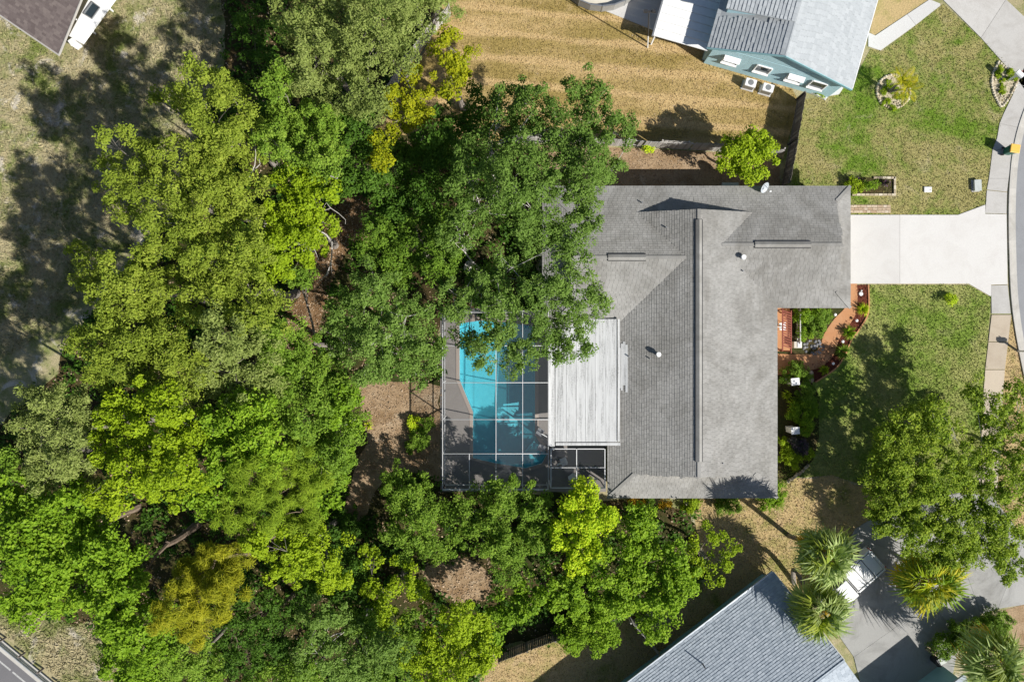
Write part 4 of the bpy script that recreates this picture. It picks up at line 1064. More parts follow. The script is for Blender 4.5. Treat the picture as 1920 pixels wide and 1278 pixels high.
fence('pale board fence in the trees at the northwest end of the dry lawn', [P(846, 30), P(800, 78), P(768, 122), P(720, 200)], mat='fence_pale')
fence('dark board fence under the row of bushes by the lower neighbour lawn', [P(935, 1221), P(1090, 1164), P(1165, 1138)], h=1.7)
fence('brown fence run from the bushes to the blue grey house', [P(1178, 1150), P(1212, 1190), P(1236, 1222)], h=1.7, mat='fence_pale')

# ------------------------------------------------------------------ trees
WG = 'trees of the wood'
T = lambda *a, **k: tree(*a, **k)
T('olive_tree', 'rounded yellow green tree, northernmost of the wood, jutting into the patchy lawn', 'olive', [(385,160,48,10),(348,200,42,9.5),(405,222,58,10.5),(450,262,48,10),(440,163,20,8),(400,282,45,9.5),(293,183,14,7)], group=WG)
T('olive_tree', 'sparse olive tree with bare twigs at the wood edge below the patchy lawn', 'olive', [(215,262,26,9),(248,298,45,10),(212,345,40,10),(262,350,48,10.5),(292,300,34,9.5),(240,388,38,10),(335,278,20,9)], dens=.8, bare=6, group=WG)
T('olive_tree', 'broad light olive tree inside the wood, south of the rounded northern one', 'olive', [(350,332,58,11),(400,312,48,10.5),(430,362,58,11),(370,402,58,11.5),(320,422,52,11),(442,420,48,11)], bare=2, group=WG)
T('leafy_tree', 'fresh green tree left of the golden trees, open crown with dark gaps', 'mid', [(515,160,32,9),(540,215,50,10),(600,230,42,10),(560,280,58,10.5),(610,290,38,10),(515,265,32,9.5)], vshift=.12, group=WG)
T('tall_tree', 'tall grey green tree touching the top edge, western of a pair', 'sage', [(560,28,52,12),(635,15,55,12.5),(600,92,62,12),(570,135,42,11),(640,168,48,11.5)], group=WG)
T('tall_tree', 'tall grey green tree at the top edge beside the dry lawn fence', 'sage', [(705,25,60,12.5),(780,15,55,11.5),(685,100,62,12.5),(742,92,42,11.5),(692,190,38,11),(825,5,35,10)], vshift=-.06, group=WG)
T('lime_tree', 'yellow green tree beside the dead white branches over the dirt yard', 'lime', [(560,342,42,10),(590,372,38,10),(540,402,52,10.5),(588,422,38,10),(540,460,52,10.5),(500,502,38,10),(578,470,28,9.5)], vshift=-.12, group=WG)
T('olive_tree', 'olive tree in the heart of the wood, west of the dead branches', 'olive', [(470,482,52,11),(420,472,48,11.5),(380,492,52,11.5),(440,542,58,11.5),(490,582,46,10.5),(390,562,52,11)], group=WG)
T('olive_tree', 'wide olive tree on the west edge of the wood beside the sandy clearing', 'olive', [(180,500,32,9),(165,535,26,9),(230,522,48,10.5),(210,572,52,10.5),(280,502,52,11),(300,562,58,11.5),(250,612,52,11),(140,470,16,6)], group=WG)
T('olive_tree', 'olive tree leaning over deep shade at the middle left of the wood', 'olive', [(170,642,38,10),(220,662,52,11),(290,642,52,11.5),(200,692,42,10.5),(340,682,58,11.5),(280,702,42,11)], vshift=-.03, group=WG)
T('olive_tree', 'olive tree with brown twigs at the middle of the wood', 'sage', [(420,622,52,11.5),(470,662,52,11),(400,692,52,11.5),(462,732,48,11),(350,735,40,11)], bare=3, group=WG)
T('sage_tree', 'pale grey green tree with tangled bare twigs at the far left of the wood', 'sage', [(60,762,38,9.5),(110,772,48,10),(70,822,48,10),(130,842,52,10.5),(160,772,38,10),(90,882,42,10),(150,892,38,10)], bare=5, vshift=.08, group=WG)
T('lime_tree', 'large bright yellow green tree in the lower left wood, above the yellow pine', 'lime', [(230,772,48,11),(300,762,48,11.5),(220,832,48,11),(290,832,58,12),(360,802,52,12),(250,902,52,11.5),(330,892,52,12),(200,932,38,11)], vshift=-.05, group=WG)
T('leafy_tree', 'bright green tree east of the large yellow green tree', 'lush', [(430,792,48,11),(480,842,52,11),(420,862,48,11.5),(472,772,38,10.5),(400,932,42,11)], group=WG)
T('leafy_tree', 'mixed green tree west of the tan dirt yard', 'mid', [(560,702,46,9.5),(610,742,52,9.5),(560,782,56,10),(630,802,48,9.5),(590,862,52,9.5),(642,852,36,9),(520,745,40,10)], vshift=.05, group=WG)
T('lush_tree', 'lush big leaved green tree on the left edge of the photo', 'lush', [(40,932,48,10),(110,952,52,10),(30,1002,58,10),(100,1032,62,10.5),(50,1092,55,9.5),(130,1110,50,9.5),(40,1145,34,9)], group=WG)
T('lush_tree', 'lush green tree between the left edge tree and the yellow pine', 'lush', [(180,1002,48,10),(205,1062,58,10),(245,1090,38,9.5),(205,1130,40,9.5),(255,1145,34,9)], vshift=-.03, group=WG)
T('pine_tree', 'golden yellow pine with needle tufts in the lower wood', 'ypine', [(400,1062,44,11),(350,1082,38,11),(382,1122,48,11.5),(330,1142,38,11),(422,1112,38,11),(370,1172,33,10.5),(440,1050,26,10)], group=WG)
T('pine_tree', 'green pine with needle tufts north of the golden pine', 'pine', [(480,902,46,11),(540,882,46,11),(500,962,42,11),(560,962,42,11),(440,962,36,11),(582,905,30,10)], group=WG)
T('lime_tree', 'small yellow green tree right of the golden pine', 'lime', [(560,1012,38,9),(600,1042,42,9),(540,1062,42,9.5),(620,1082,33,8.5),(500,1022,36,9.5)], group=WG)
T('lush_tree', 'green tree above the lower road verge', 'lush', [(230,1182,42,9),(270,1222,42,9),(212,1232,40,8.5),(300,1172,33,9),(260,1275,40,8)], vshift=-.1, group=WG)
T('leafy_tree', 'bright low tree at the bottom edge left of the dark thicket', 'mid', [(335,1240,44,8.5),(300,1275,40,8),(380,1265,40,8)], vshift=.12, group=WG)
T('dark_tree', 'dark thin crowned tree in the shade below the golden pine', 'dark', [(430,1192,42,8),(480,1152,42,8.5),(520,1202,46,8.5),(450,1242,46,8),(560,1132,42,8.5)], dens=.8, bare=3, group=WG)
T('dark_tree', 'dull green tree at the bottom edge, mid left', 'oak', [(590,1232,46,8),(640,1192,42,8.5),(650,1252,42,8),(600,1162,38,8),(700,1240,46,8),(740,1212,36,7.5)], vshift=.15, group=WG)
T('thin_tree', 'thin tree with bare white stems south of the dirt yard', 'sparse', [(690,1052,24,6),(722,1132,30,6.5),(762,1092,33,6.5),(785,1115,26,6),(742,1165,28,6.5),(700,1100,22,6)], bare=5, group=WG)
T('lime_tree', 'bright yellow green tree at the bottom edge beside the neighbour lawn', 'lime', [(860,1162,38,7.5),(830,1212,42,8),(892,1182,33,7.5),(872,1240,40,7.5),(905,1232,26,7),(820,1270,38,7),(780,1235,34,7)], group=WG)
GG = 'bushy trees south of the pool cage'
T('bushy_tree', 'rounded dark green bush at the west end of the pool cage hedge', 'mid', [(750,922,42,5),(775,962,46,5.5),(760,1012,42,5.5),(810,1022,38,5),(802,955,33,5),(750,890,26,4)], group=GG)
T('bushy_tree', 'spreading mixed green tree just south of the pool cage', 'mid', [(890,962,46,5.5),(940,935,36,5.5),(960,982,48,6),(900,1012,42,5.5),(950,1042,42,5.5),(1000,945,36,5.5),(1000,1012,36,5.5),(960,1075,30,5),(963,905,14,5)], vshift=.05, group=GG)
T('golden_tree', 'brilliant yellow tree by the southwest corner of the main house', 'golden', [(1075,940,26,6),(1100,930,26,6),(1092,987,33,6.5),(1062,1002,28,6),(1122,972,33,6.5),(1102,1032,33,6.5),(1143,965,18,6),(1085,1060,22,6),(1080,915,14,5.5)], group=GG)
T('leafy_tree', 'wide bright green tree between the yellow tree and the blue grey roof', 'lush', [(1190,1002,42,6.5),(1160,1062,48,7),(1212,1062,48,7),(1262,1052,38,6.5),(1200,1122,52,7),(1262,1112,42,7),(1232,1172,38,6.5),(1285,1090,28,6),(1200,968,28,6)], vshift=.06, group=GG)
T('thin_tree', 'thin open branched small tree north of the blue grey roof', 'sparse', [(1330,1012,24,5),(1352,1052,24,5),(1310,1062,24,5),(1372,1030,16,4.5),(1340,1088,18,5),(1300,1020,14,4.5)], vshift=-.1, group=GG)
T('lawn_bush', 'round green bush on the lower neighbour lawn', 'shrub', [(1080,1190,30,2.2),(1120,1172,40,2.8),(1132,1200,28,2.4),(1075,1205,22,1.6)], cat='bush', vshift=.05, twigs=1, rscale=1.3)
T('bushy_tree', 'row of bright bushes over the dark board fence', 'lush', [(960,1152,33,5),(1000,1132,33,5),(1042,1112,38,5.5),(1090,1102,33,5.5),(930,1182,33,5),(1072,1140,28,5),(1130,1122,28,5.5)], group=GG)
T('oak_tree', 'great dark live oak with pale limbs covering the northwest of the main house', 'oak', [(1000,190,42,11),(950,200,42,11),(1095,160,36,11),(1120,210,46,11.5),(1070,232,46,12),(1160,252,36,11),(1000,262,56,12.5),(920,272,52,12),(1110,292,52,12),(1050,312,56,13),(960,342,56,12.5),(880,332,46,11.5),(1000,392,52,12.5),(1090,352,50,12),(1150,312,32,10.5),(900,392,42,11.5),(1070,422,40,11.5),(1000,442,42,11.5),(1098,400,32,11),(1185,240,14,10)], base=(930, 380), dens=1.25, bare=8, trunk_r=.34)
T('oak_tree', 'live oak whose branches hang over the pool and the white patio roof', 'oak', [(860,432,42,11),(960,502,36,10.5),(1080,472,34,10),(1080,542,42,9.5),(1042,572,40,9.5),(1117,562,28,9),(1070,622,46,9),(1020,640,36,9),(900,532,40,10),(880,640,33,8.5),(905,668,28,8.5),(950,640,33,8.5),(962,690,26,8),(850,562,42,9.5),(940,572,36,9.5),(1098,650,14,8.5),(1055,665,20,8.5), (1000,590,34,9.2), (935,610,34,8.8), (1050,520,34,10), (1000,540,32,9.8), (1060,450,30,10.5), (985,665,22,8.2)], base=(880, 500), bare=9, trunk_r=.30, dens=1.25, vshift=.06)
T('oak_tree', 'smaller oak west of the pool cage above the tan dirt yard', 'oak', [(700,532,46,10),(650,592,46,9.5),(700,622,52,10),(760,592,46,9.5),(750,662,46,9.5),(800,642,33,9),(690,682,42,9.5),(780,702,28,8.5),(640,642,38,9),(820,682,18,8)], vshift=.14, bare=6, dens=1.15)
T('dark_tree', 'dark tree right of the golden trees at the edge of the dry lawn', 'dark', [(850,215,38,8.3),(892,240,38,8.5),(805,275,36,8),(908,185,26,8.3),(940,240,30,8.6)], group=WG)
T('dark_tree', 'dense dark tree in the shade under the golden trees', 'dark', [(760,302,46,8),(720,342,46,8),(800,362,46,8.5),(740,402,46,8),(830,302,38,8.5),(820,250,36,8.5)], group=WG)
T('dark_tree', 'dark green tree between the big oak and the dirt yard', 'mid', [(700,440,40,8),(780,452,46,8.5),(830,482,42,9),(742,492,38,8.5),(810,410,40,8.5)], vshift=-.15, group=WG)
T('dark_tree', 'dark tree left of the lower golden tree', 'dark', [(660,242,42,9),(650,302,38,8.5),(615,335,36,8),(690,320,34,8)], vshift=.1, group=WG)
T('golden_tree', 'golden tree in the middle of the three yellow ones', 'yellow', [(770,140,22,9.5),(750,190,36,10),(790,192,28,9.8),(740,228,28,9.5),(780,215,24,9.5)], group='golden trees')
T('golden_tree', 'golden tree beside the dry lawn, upper right of the three', 'yellow', [(840,85,30,9),(870,120,32,9.5),(842,132,32,9.5),(852,165,22,8.8)], vshift=-.06, group='golden trees')
T('golden_tree', 'small golden tree, lowest of the three yellow ones', 'yellow', [(715,268,22,9),(722,300,20,8.8),(708,292,18,8.8)], group='golden trees', vshift=-.08)
T('shade_tree', 'low dark tree in deep shade near the top edge', 'dark', [(470,50,44,4),(490,130,40,4),(455,200,36,3.5),(500,215,34,4.5)], dens=.7, group=WG)
T('yard_tree', 'small round lime green tree north of the main house roof', 'lime', [(1390,282,36,4.6),(1422,302,36,4.6),(1400,325,28,4.2),(1432,272,28,4.4),(1372,302,28,4.2),(1405,262,24,4.2)], vshift=.05, dens=1.1)
T('oak_tree', 'open crowned tree shading the front lawn beside the tan sidewalk', 'gapoak', [(1745,772,32,5.4),(1720,812,45,6.1),(1772,802,38,6.1),(1690,862,45,6.1),(1742,862,45,6.5),(1700,922,45,6.1),(1660,905,32,5.4),(1762,902,45,6.1),(1690,972,41,5.8),(1752,962,45,6.1),(1802,942,38,5.8),(1822,1002,45,5.8),(1772,1012,41,5.8),(1830,722,15,5.4),(1880,1052,28,5.1),(1655,945,32,5.4),(1720,990,34,5.8),(1680,830,30,5.8),(1790,980,32,5.7),(1715,1015,30,5.4),(1762,1045,34,5.2),(1812,1052,32,5.2),(1852,1022,34,5.3),(1842,902,34,5.6),(1850,845,26,5.6),(1655,985,22,5.2),(1815,860,26,5.8),(1850,970,28,5.6)], base=(1812, 872), bare=6, dens=1.4, vshift=.1)
T('oak_tree', 'open crowned tree over the verge at the right edge', 'gapoak', [(1905,1062,32,5.2),(1875,985,30,5.4),(1918,920,32,5.6),(1862,810,26,5.8),(1870,762,38,6.1),(1902,812,41,6.1),(1892,882,34,6.1),(1882,952,41,5.8),(1902,1012,35,5.4),(1908,735,23,5.8),(1850,850,19,5.4),(1950,870,43,6.1)], base=(1885, 850), bare=5, dens=1.35, vshift=.1)
T('leafy_tree', 'mid green tree filling the wood edge just west of the shaded dirt path', 'mid', [(505,620,44,9.5),(540,665,44,9.2),(510,690,40,9.5),(575,655,30,8.8),(600,700,38,8.8),(560,520,26,9)], vshift=.05, group=WG)
T('leafy_tree', 'fresh green tree between the dirt yard and the green pine', 'lush', [(615,905,32,8),(635,850,28,8),(590,950,32,8.2),(635,780,32,8.4),(645,735,24,8.2)], vshift=-.08, group=WG)
T('shade_tree', 'dark low tree between dirt yard and bottom thicket', 'dark', [(630,1030,34,5),(650,1075,36,5.5),(640,1120,38,6),(700,1160,34,6)], group=WG)
T('leafy_tree', 'green tree filling the bottom edge between the thicket and the thin tree', 'mid', [(720,1260,40,7.5),(680,1180,34,7),(780,1180,32,6.5),(560,1270,38,8),(500,1262,38,8)], vshift=.04, group=WG)
# off-frame neighbours of the wood whose crowns are cut by the frame
T('leafy_tree', 'green tree cut by the left edge beside the sage tree', 'mid', [(5,870,30,9),(-30,900,40,9.5)], group=WG)

# bare dead branches over the dirt yard
dead = thing('dead_tree', 'bare white dead branches hanging over the tan dirt yard', 'dead tree', P(588, 470))
mb = MB()
def dpath(pts, r): mb.tube([P(x, y, h) for x, y, h in pts], [r * (1 - .75 * i / (len(pts) - 1)) for i in range(len(pts))], 6)
b0 = P(588, 470); mb.tube([b0, b0 + Vector((0, 0, 5)), P(583, 420, 8)], [.14, .11, .07], 7)
dpath([(583, 420, 8), (600, 433, 8), (612, 440, 7.8), (623, 455, 7.5), (622, 480, 7.2), (620, 495, 7), (612, 515, 6.8), (596, 530, 6.5)], .075)
dpath([(620, 492, 7), (616, 510, 6.8), (611, 522, 6.6)], .035); dpath([(621, 490, 7), (622, 512, 6.7)], .03)
dpath([(588, 425, 8), (585, 450, 7.6), (590, 468, 7.2), (597, 485, 7), (588, 500, 6.8)], .045); dpath([(593, 430, 8), (596, 445, 7.8), (585, 452, 7.6), (577, 462, 7.4)], .035)
dpath([(590, 422, 8), (605, 418, 8.2), (625, 420, 8.2), (630, 428, 8)], .035); dpath([(600, 420, 8.2), (615, 410, 8.4)], .025)
dpath([(608, 395, 8), (620, 390, 8.2), (635, 400, 8), (648, 412, 7.8), (648, 420, 7.6)], .035); dpath([(620, 390, 8.2), (612, 380, 8.4), (605, 392, 8.3), (618, 394, 8.2)], .025)
mb.build('branches', M['bark_pale'], dead)
for k, pts in enumerate(([(468, 332, 10), (478, 310, 10.4), (480, 290, 10.8), (477, 255, 11)], [(620, 330, 9), (632, 335, 9), (638, 322, 9.2)], [(470, 325, 10), (488, 308, 10.3), (486, 298, 10.5)])):
    if k == 0: tw = thing('bare_twig', 'pale bare branch sticking out of the upper wood', 'branch', P(468, 332))
    mb = MB(); dpath(pts, .045); mb.build('branch', M['bark_pale'], tw)
mb = MB(); a_ = P(468, 332, 10); mb.tube([P(468, 332), a_], [.12, .05], 7); mb.build('stem', M['bark_pale'], tw)

# undergrowth of the wood: nobody could count it
X, Y = scatter(WOOD, 1.25, [DIRT, DIRT2, PATH]); n = len(X); lob = [((x, y, .2), r, r * .8) for x, y, r in zip(X, Y, rng.uniform(.3, .9, n))]
cc = np.array([l[0] for l in lob]); k = 26; idx = np.repeat(np.arange(n), k); d2 = dirs(n * k, 0)
pos = cc[idx] + d2 * (np.array([l[1] for l in lob])[idx] * rng.uniform(.4, 1, n * k))[:, None]
nr = d2 * .4 + np.array([0, 0, .7]) + rng.normal(size=(n * k, 3)) * .4; nr /= np.linalg.norm(nr, axis=1, keepdims=True)
L = .3 * rng.uniform(.6, 1.3, n * k); v = leaf_quads(pos, nr, L, L * .6)
o = link('undergrowth', fast_mesh('undergrowth', v, np.arange(len(v)).reshape(-1, 4), M['leaf_dark'], rng.uniform(0, .8, n * k))); o['kind'] = 'stuff'

# ------------------------------------------------------------------ palms
def fan_frond(L=1.0, pet=0.7, n=16, rad=0.85, droop=0.35, wdt=.068):
    """fan palm leaf along +x: stalk then a fan of pleated blades"""
    mb = MB(); mb.tube([(0, 0, 0), (pet * .5, 0, .05), (pet, 0, .02)], [.022, .018, .012], 4, .3)
    for i in range(n):
        a = -1.7 + 3.4 * i / (n - 1) + random.uniform(-.1, .1); r = rad * (1 - .22 * abs(a) / 1.9) * random.uniform(.72, 1.0)
        d = Vector((math.cos(a), math.sin(a), 0)); s = Vector((-d.y, d.x, 0)) * wdt
        b = Vector((pet - .05, 0, .02)); m_ = b + d * r * .55 + Vector((0, 0, .05)); e = b + d * r - Vector((0, 0, droop * r * random.uniform(.2, 1.9)))
        val = random.uniform(.2, .95)
        mb.poly([b, m_ - s, e, m_ + s], val)
    return mb
def palm(name, label, crown, h, base, mat='leaf_palm', r=1.0, n=38, dead=6, group='fan palms at the south driveway', mid=None):
    b = P(*base); c = P(crown[0], crown[1], h); root = thing(name, label, 'palm', b, group)
    m_ = P(*mid) if mid else b.lerp(c, .5) + Vector((.12, .1, 0))
    mb = MB(); mb.tube(smooth([b, m_, c - Vector((0, 0, .55))], 5), [.19 - .004 * i for i in range(11)], 9); mb.build('trunk', M['bark_grey'], root)
    fm = [fan_frond(pet=.55 * r, rad=.85 * r, droop=random.uniform(.25, .6)) for _ in range(5)]
    me = [f.mesh('frond', M[(mat, mat, 'leaf_olive', 'leaf_mid' if mat == 'leaf_ypalm' else mat, 'leaf_lime' if mat == 'leaf_ypalm' else 'leaf_sage')[q_]]) for q_, f in enumerate(fm)]; md = fan_frond(pet=.6 * r, rad=.75 * r, droop=.7).mesh('frond', M['leaf_orange'])
    for i in range(n + dead):
        is_d = i >= n
        o = bpy.data.objects.new('frond', md if is_d else me[i % 5]); C.objects.link(o); o.parent = root
        el = -random.uniform(.55, 1.0) if is_d else (1.35 - 1.75 * (i / n) ** .8 + random.uniform(-.25, .25))
        az = i * 2.399963 + random.uniform(-.5, .5)
        o.location = c - b + Vector((math.cos(az) * .16 + random.uniform(-.1, .1), math.sin(az) * .16 + random.uniform(-.1, .1), -.1 - .15 * (i / n) + random.uniform(-.1, .1))); o.rotation_euler = (random.uniform(-1.2, 1.2), -el, az)
        s = random.uniform(.78, 1.18) * (0.85 if i < 8 else 1); o.scale = (s, s, s)
        if is_d and i == n: o['label'] = 'orange dying frond'
    return root
palm('fan_palm', 'tallest grey green fan palm, its shadow on the grey roof, beside the white truck', (1549, 1042), 6.7, (1478, 1003), r=1.62, n=62, dead=9)
palm('fan_palm', 'fan palm overlapping the north corner of the blue grey roof', (1537, 1142), 4.6, (1488, 1092), r=1.7, n=60, dead=9, mid=(1490, 1068, 1.6))
palm('fan_palm', 'yellowing fan palm with orange fronds in the middle of the driveway', (1740, 1085), 3.6, (1712, 1062), 'leaf_ypalm', r=1.9, n=52, dead=9)
palm('fan_palm', 'fan palm at the bottom right corner beside the clipped hedge', (1865, 1238), 5.0, (1796, 1196), r=1.95, n=66, dead=5)
# young palm in the round stone bed
def feather(L=1.5):
    mb = MB(); sp_ = [Vector((L * t, 0, .55 * L * t - .75 * L * t * t)) for t in [i / 8 for i in range(9)]]
    mb.tube(sp_, [.02 - .002 * i for i in range(9)], 4, .6)
    for i in range(1, 17):
        t = i / 17; p = Vector((L * t, 0, .55 * L * t - .75 * L * t * t)); l = .42 * math.sin(math.pi * (.15 + .8 * t))
        for s in (-1, 1):
            e = p + Vector((l * .5, s * l, -.12)); m_ = p.lerp(e, .5) + Vector((0, 0, .03)); q = Vector((.035, 0, 0))
            mb.poly([p, m_ - q, e, m_ + q], random.uniform(.4, 1))
    return mb.mesh('frond', M['leaf_ypalm'])
yp = thing('young_palm', 'small leaning palm with arching fronds in the round stone bed', 'palm', P(1666, 172))
fe = feather()
for k, (px, py, h) in enumerate(((1690, 152, 2.0), (1698, 168, 1.7))):
    c = P(px, py, h); b = P(1666, 172); MB().tube(smooth([b, b.lerp(c, .5) + Vector((0, 0, .1)), c], 4), [.11 - .006 * i for i in range(9)], 8).build('trunk', M['bark_grey'], yp)
    for i in range(7):
        o = bpy.data.objects.new('frond', fe); C.objects.link(o); o.parent = yp; o.location = c - b; o.rotation_euler = (0, random.uniform(-.7, .0), i * .9 + k); o.scale = (.8,) * 3

# ------------------------------------------------------------------ front garden
GW = smooth(G([(1598, 530), (1598, 560), (1592, 585), (1574, 608), (1558, 632), (1549, 658), (1530, 675), (1500, 681), (1450, 683)]), 5)
a_, b_ = [], []
wds = np.interp(np.linspace(0, 1, len(GW)), [0, .12, .35, .6, .8, 1], [.32, .36, .6, .62, .62, .85])
mb = MB()
for i, p in enumerate(GW):
    d = GW[min(i + 1, len(GW) - 1)] - GW[max(i - 1, 0)]; d.normalize(); nr = Vector((-d.y, d.x, 0)); a_.append(p + nr * wds[i]); b_.append(p - nr * wds[i])
for i in range(len(GW) - 1): mb.prism([tuple(a_[i][:2]), tuple(a_[i + 1][:2]), tuple(b_[i + 1][:2]), tuple(b_[i][:2])], -.02, .05)
tag(mb.build('garden_path', M['terracotta']), kind='structure')
MUL = G([(1604, 534), (1626, 534), (1627, 585), (1612, 614), (1594, 640), (1585, 662), (1566, 690), (1528, 716), (1510, 712), (1500, 690), (1530, 678), (1552, 655), (1562, 632), (1580, 606), (1597, 585)])
sheet('mulch_bed', MUL, 0.022, 'mulch'); litter('mulch_chips', MUL, 160, mat='mulch', size=.1)
sheet('mulch_bed', G([(1455, 575), (1596, 575), (1570, 606), (1552, 636), (1545, 655), (1525, 668), (1455, 675)]), 0.022, 'forest_floor')
sheet('mulch_bed', G([(1455, 695), (1515, 705), (1535, 740), (1535, 820), (1525, 860), (1500, 890), (1455, 905)]), 0.022, 'forest_floor')
EDG = smooth(G([(1627, 534), (1627, 585), (1612, 614), (1594, 640), (1585, 662), (1566, 690), (1528, 716)]), 4)
ribbon('bed_edging', EDG, -.05, .05, 0, .1, 'terracotta', kind='structure')
def strap_plant(name, label, px, py, r, mat, n=60, group=None, h=.55):
    b = P(px, py); root = thing(name, label, 'plant', b, group); mb = MB()
    for i in range(n):
        a = random.uniform(0, 6.283); l = r * random.uniform(.65, 1.1); d = Vector((math.cos(a), math.sin(a), 0)); s = Vector((-d.y, d.x, 0)) * random.uniform(.018, .035)
        hh = h * random.uniform(.5, 1.1); m_ = d * l * .55 + Vector((0, 0, hh)); e = d * l + Vector((0, 0, hh * .55)); v_ = random.uniform(.2, 1)
        mb.poly([-s * .6, m_ - s, m_ + s, s * .6], v_); mb.poly([m_ - s, e, m_ + s], v_)
    mb.build('leaves', M[mat], root, True)
    MB().tube([(0, 0, 0), (0, 0, .12)], [.06, .04], 6).build('crown_base', M['bark_brown'], root, True)
LG = 'strappy plants in the red mulch'
strap_plant('strap_plant', 'yellow strappy plant in red mulch nearest the garage', 1615, 580, .62, 'leaf_golden', group=LG)
strap_plant('strap_plant', 'green strappy plant below the yellow one in the red mulch', 1588, 623, .72, 'leaf_lush', 70, LG)
strap_plant('strap_plant', 'largest dark green strappy plant at the bend of the garden path', 1576, 658, .75, 'leaf_mid', 80, LG)
strap_plant('strap_plant', 'small yellow green strappy plant at the south tip of the red mulch', 1541, 693, .5, 'leaf_lime', 50, LG)
def bush(name, label, px, py, r, h, mat, group=None, n=1, lobes=None, dens=1.0, rs=1.0, spec='shrub'):
    L = lobes or [(px, py, r, h)]
    b = P(L[0][0], L[0][1]); root = thing(name, label, 'bush', b, group); l3 = []
    for x, y, rr, hh in L:
        p = P(x, y, hh * .8); R = rr / 24 * (1 - hh / H); Rz = min(R, hh * .62); l3.append(((p.x, p.y, max(.1, hh - Rz)), R, Rz))
    v, val, cc = foliage(l3, spec, 0, dens, rs); leaf_obj('leaves', v, val, mat, root)
    mb = MB()
    for c, R, Rz in l3: mb.tube([b, Vector(c)], [.05, .02], 5)
    for j in rng.choice(len(cc), min(6, len(cc)), replace=False): mb.tube([Vector(l3[0][0]), Vector(cc[j])], [.025, .01], 4)
    mb.build('stems', M['bark_brown'], root)
    return root
SG = 'shrubs of the front garden'
bush('garden_shrub', 'green shrub beside the porch under the garage eave', 0, 0, 0, 0, 'leaf_lush', SG, lobes=[(1508, 588, 18, 1.1), (1525, 583, 14, 1.0)])
bush('garden_shrub', 'dark green shrub between porch shrub and garden path', 0, 0, 0, 0, 'leaf_mid', SG, lobes=[(1545, 590, 20, 1.1), (1530, 610, 17, 1.0), (1540, 618, 14, .9), (1520, 602, 12, .9)])
bush('garden_shrub', 'rounded bright green shrub by the dark pond stones', 1512, 622, 15, .9, 'leaf_lush', SG)
bush('garden_shrub', 'dark hedge shrub south of the garden path along the house', 0, 0, 0, 0, 'leaf_mid', SG, lobes=[(1490, 702, 22, 1.2), (1508, 700, 14, 1.1), (1510, 728, 20, 1.3), (1518, 752, 18, 1.2)])
bush('garden_shrub', 'tall green shrub in the middle of the house bed', 0, 0, 0, 0, 'leaf_lush', SG, lobes=[(1505, 775, 24, 1.4), (1518, 762, 16, 1.3), (1512, 800, 18, 1.3)])
bush('garden_shrub', 'shrub with purple flowers by the southern white box', 0, 0, 0, 0, 'leaf_purple', SG, lobes=[(1503, 836, 18, 1.1), (1492, 828, 12, 1.0)])
bush('garden_shrub', 'mixed green shrub at the south end of the house bed', 0, 0, 0, 0, 'leaf_lime', SG, lobes=[(1475, 855, 20, 1.0), (1492, 862, 16, .9), (1468, 832, 14, .9), (1515, 850, 12, .8)])
bush('garden_shrub', 'clipped green shrub at the southeast corner of the main house', 0, 0, 0, 0, 'leaf_lush', SG, lobes=[(1462, 918, 14, 1.1), (1455, 932, 18, 1.1), (1440, 940, 16, 1.0)])
bush('lawn_shrub', 'lone yellow shrub in the front lawn beside the driveway', 1786, 565, 11, .8, 'leaf_golden')
for k, (x, y, lab) in enumerate(((1472, 738, 'pale star leaved plant beside the house, northern of three'), (1480, 755, 'pale star leaved plant beside the house, middle of three'), (1479, 776, 'pale star leaved plant beside the house, southern of three'))):
    strap_plant('star_plant', lab, x, y, .5, 'leaf_lime', 34, 'star leaved plants by the house', .7)
BG = 'shrubs under the south eave'
for x, y, r, h, m_, lab in ((1195, 942, 13, .9, 'leaf_orange', 'orange yellow shrub under the south eave, western one'), (1216, 944, 14, .9, 'leaf_mid', 'green shrub between the two orange ones under the south eave'), (1250, 946, 12, .9, 'leaf_orange', 'orange yellow shrub under the south eave, eastern one'),
                        (1296, 945, 17, 1.0, 'leaf_lime', 'yellow green shrub under the middle of the south eave'), (1365, 942, 25, 1.1, 'leaf_mid', 'dark wide shrub under the palm shadow at the south eave')):
    bush('eave_shrub', lab, x, y, r, h, m_, BG)
bush('yard_shrub', 'bright yellow shrub at the tan dirt yard edge', 772, 795, 13, .9, 'leaf_golden')
bush('yard_shrub', 'dark shrub below the yellow one beside the pool cage', 0, 0, 0, 0, 'leaf_mid', lobes=[(785, 825, 20, 1.1), (800, 800, 14, .8), (770, 835, 12, .8)])
strap_plant('strap_plant', 'pale spiky plant on the west side of the tan dirt yard', 691, 796, .5, 'leaf_golden', 30)
bush('yard_shrub', 'dark spiky shrub south of the tan dirt yard', 0, 0, 0, 0, 'leaf_dark', lobes=[(645, 980, 30, 1.6), (660, 1000, 20, 1.3)])
bush('yard_shrub', 'small yellow weed at the foot of the grey board fence', 1215, 278, 9, .6, 'leaf_golden')
bush('hedge', 'rounded clipped hedge beside the bottom right palm', 0, 0, 0, 0, 'leaf_mid', lobes=[(1880, 1172, 26, 1.7), (1855, 1185, 28, 1.8), (1825, 1195, 28, 1.8), (1795, 1205, 26, 1.7), (1775, 1220, 22, 1.5)], dens=1.2)

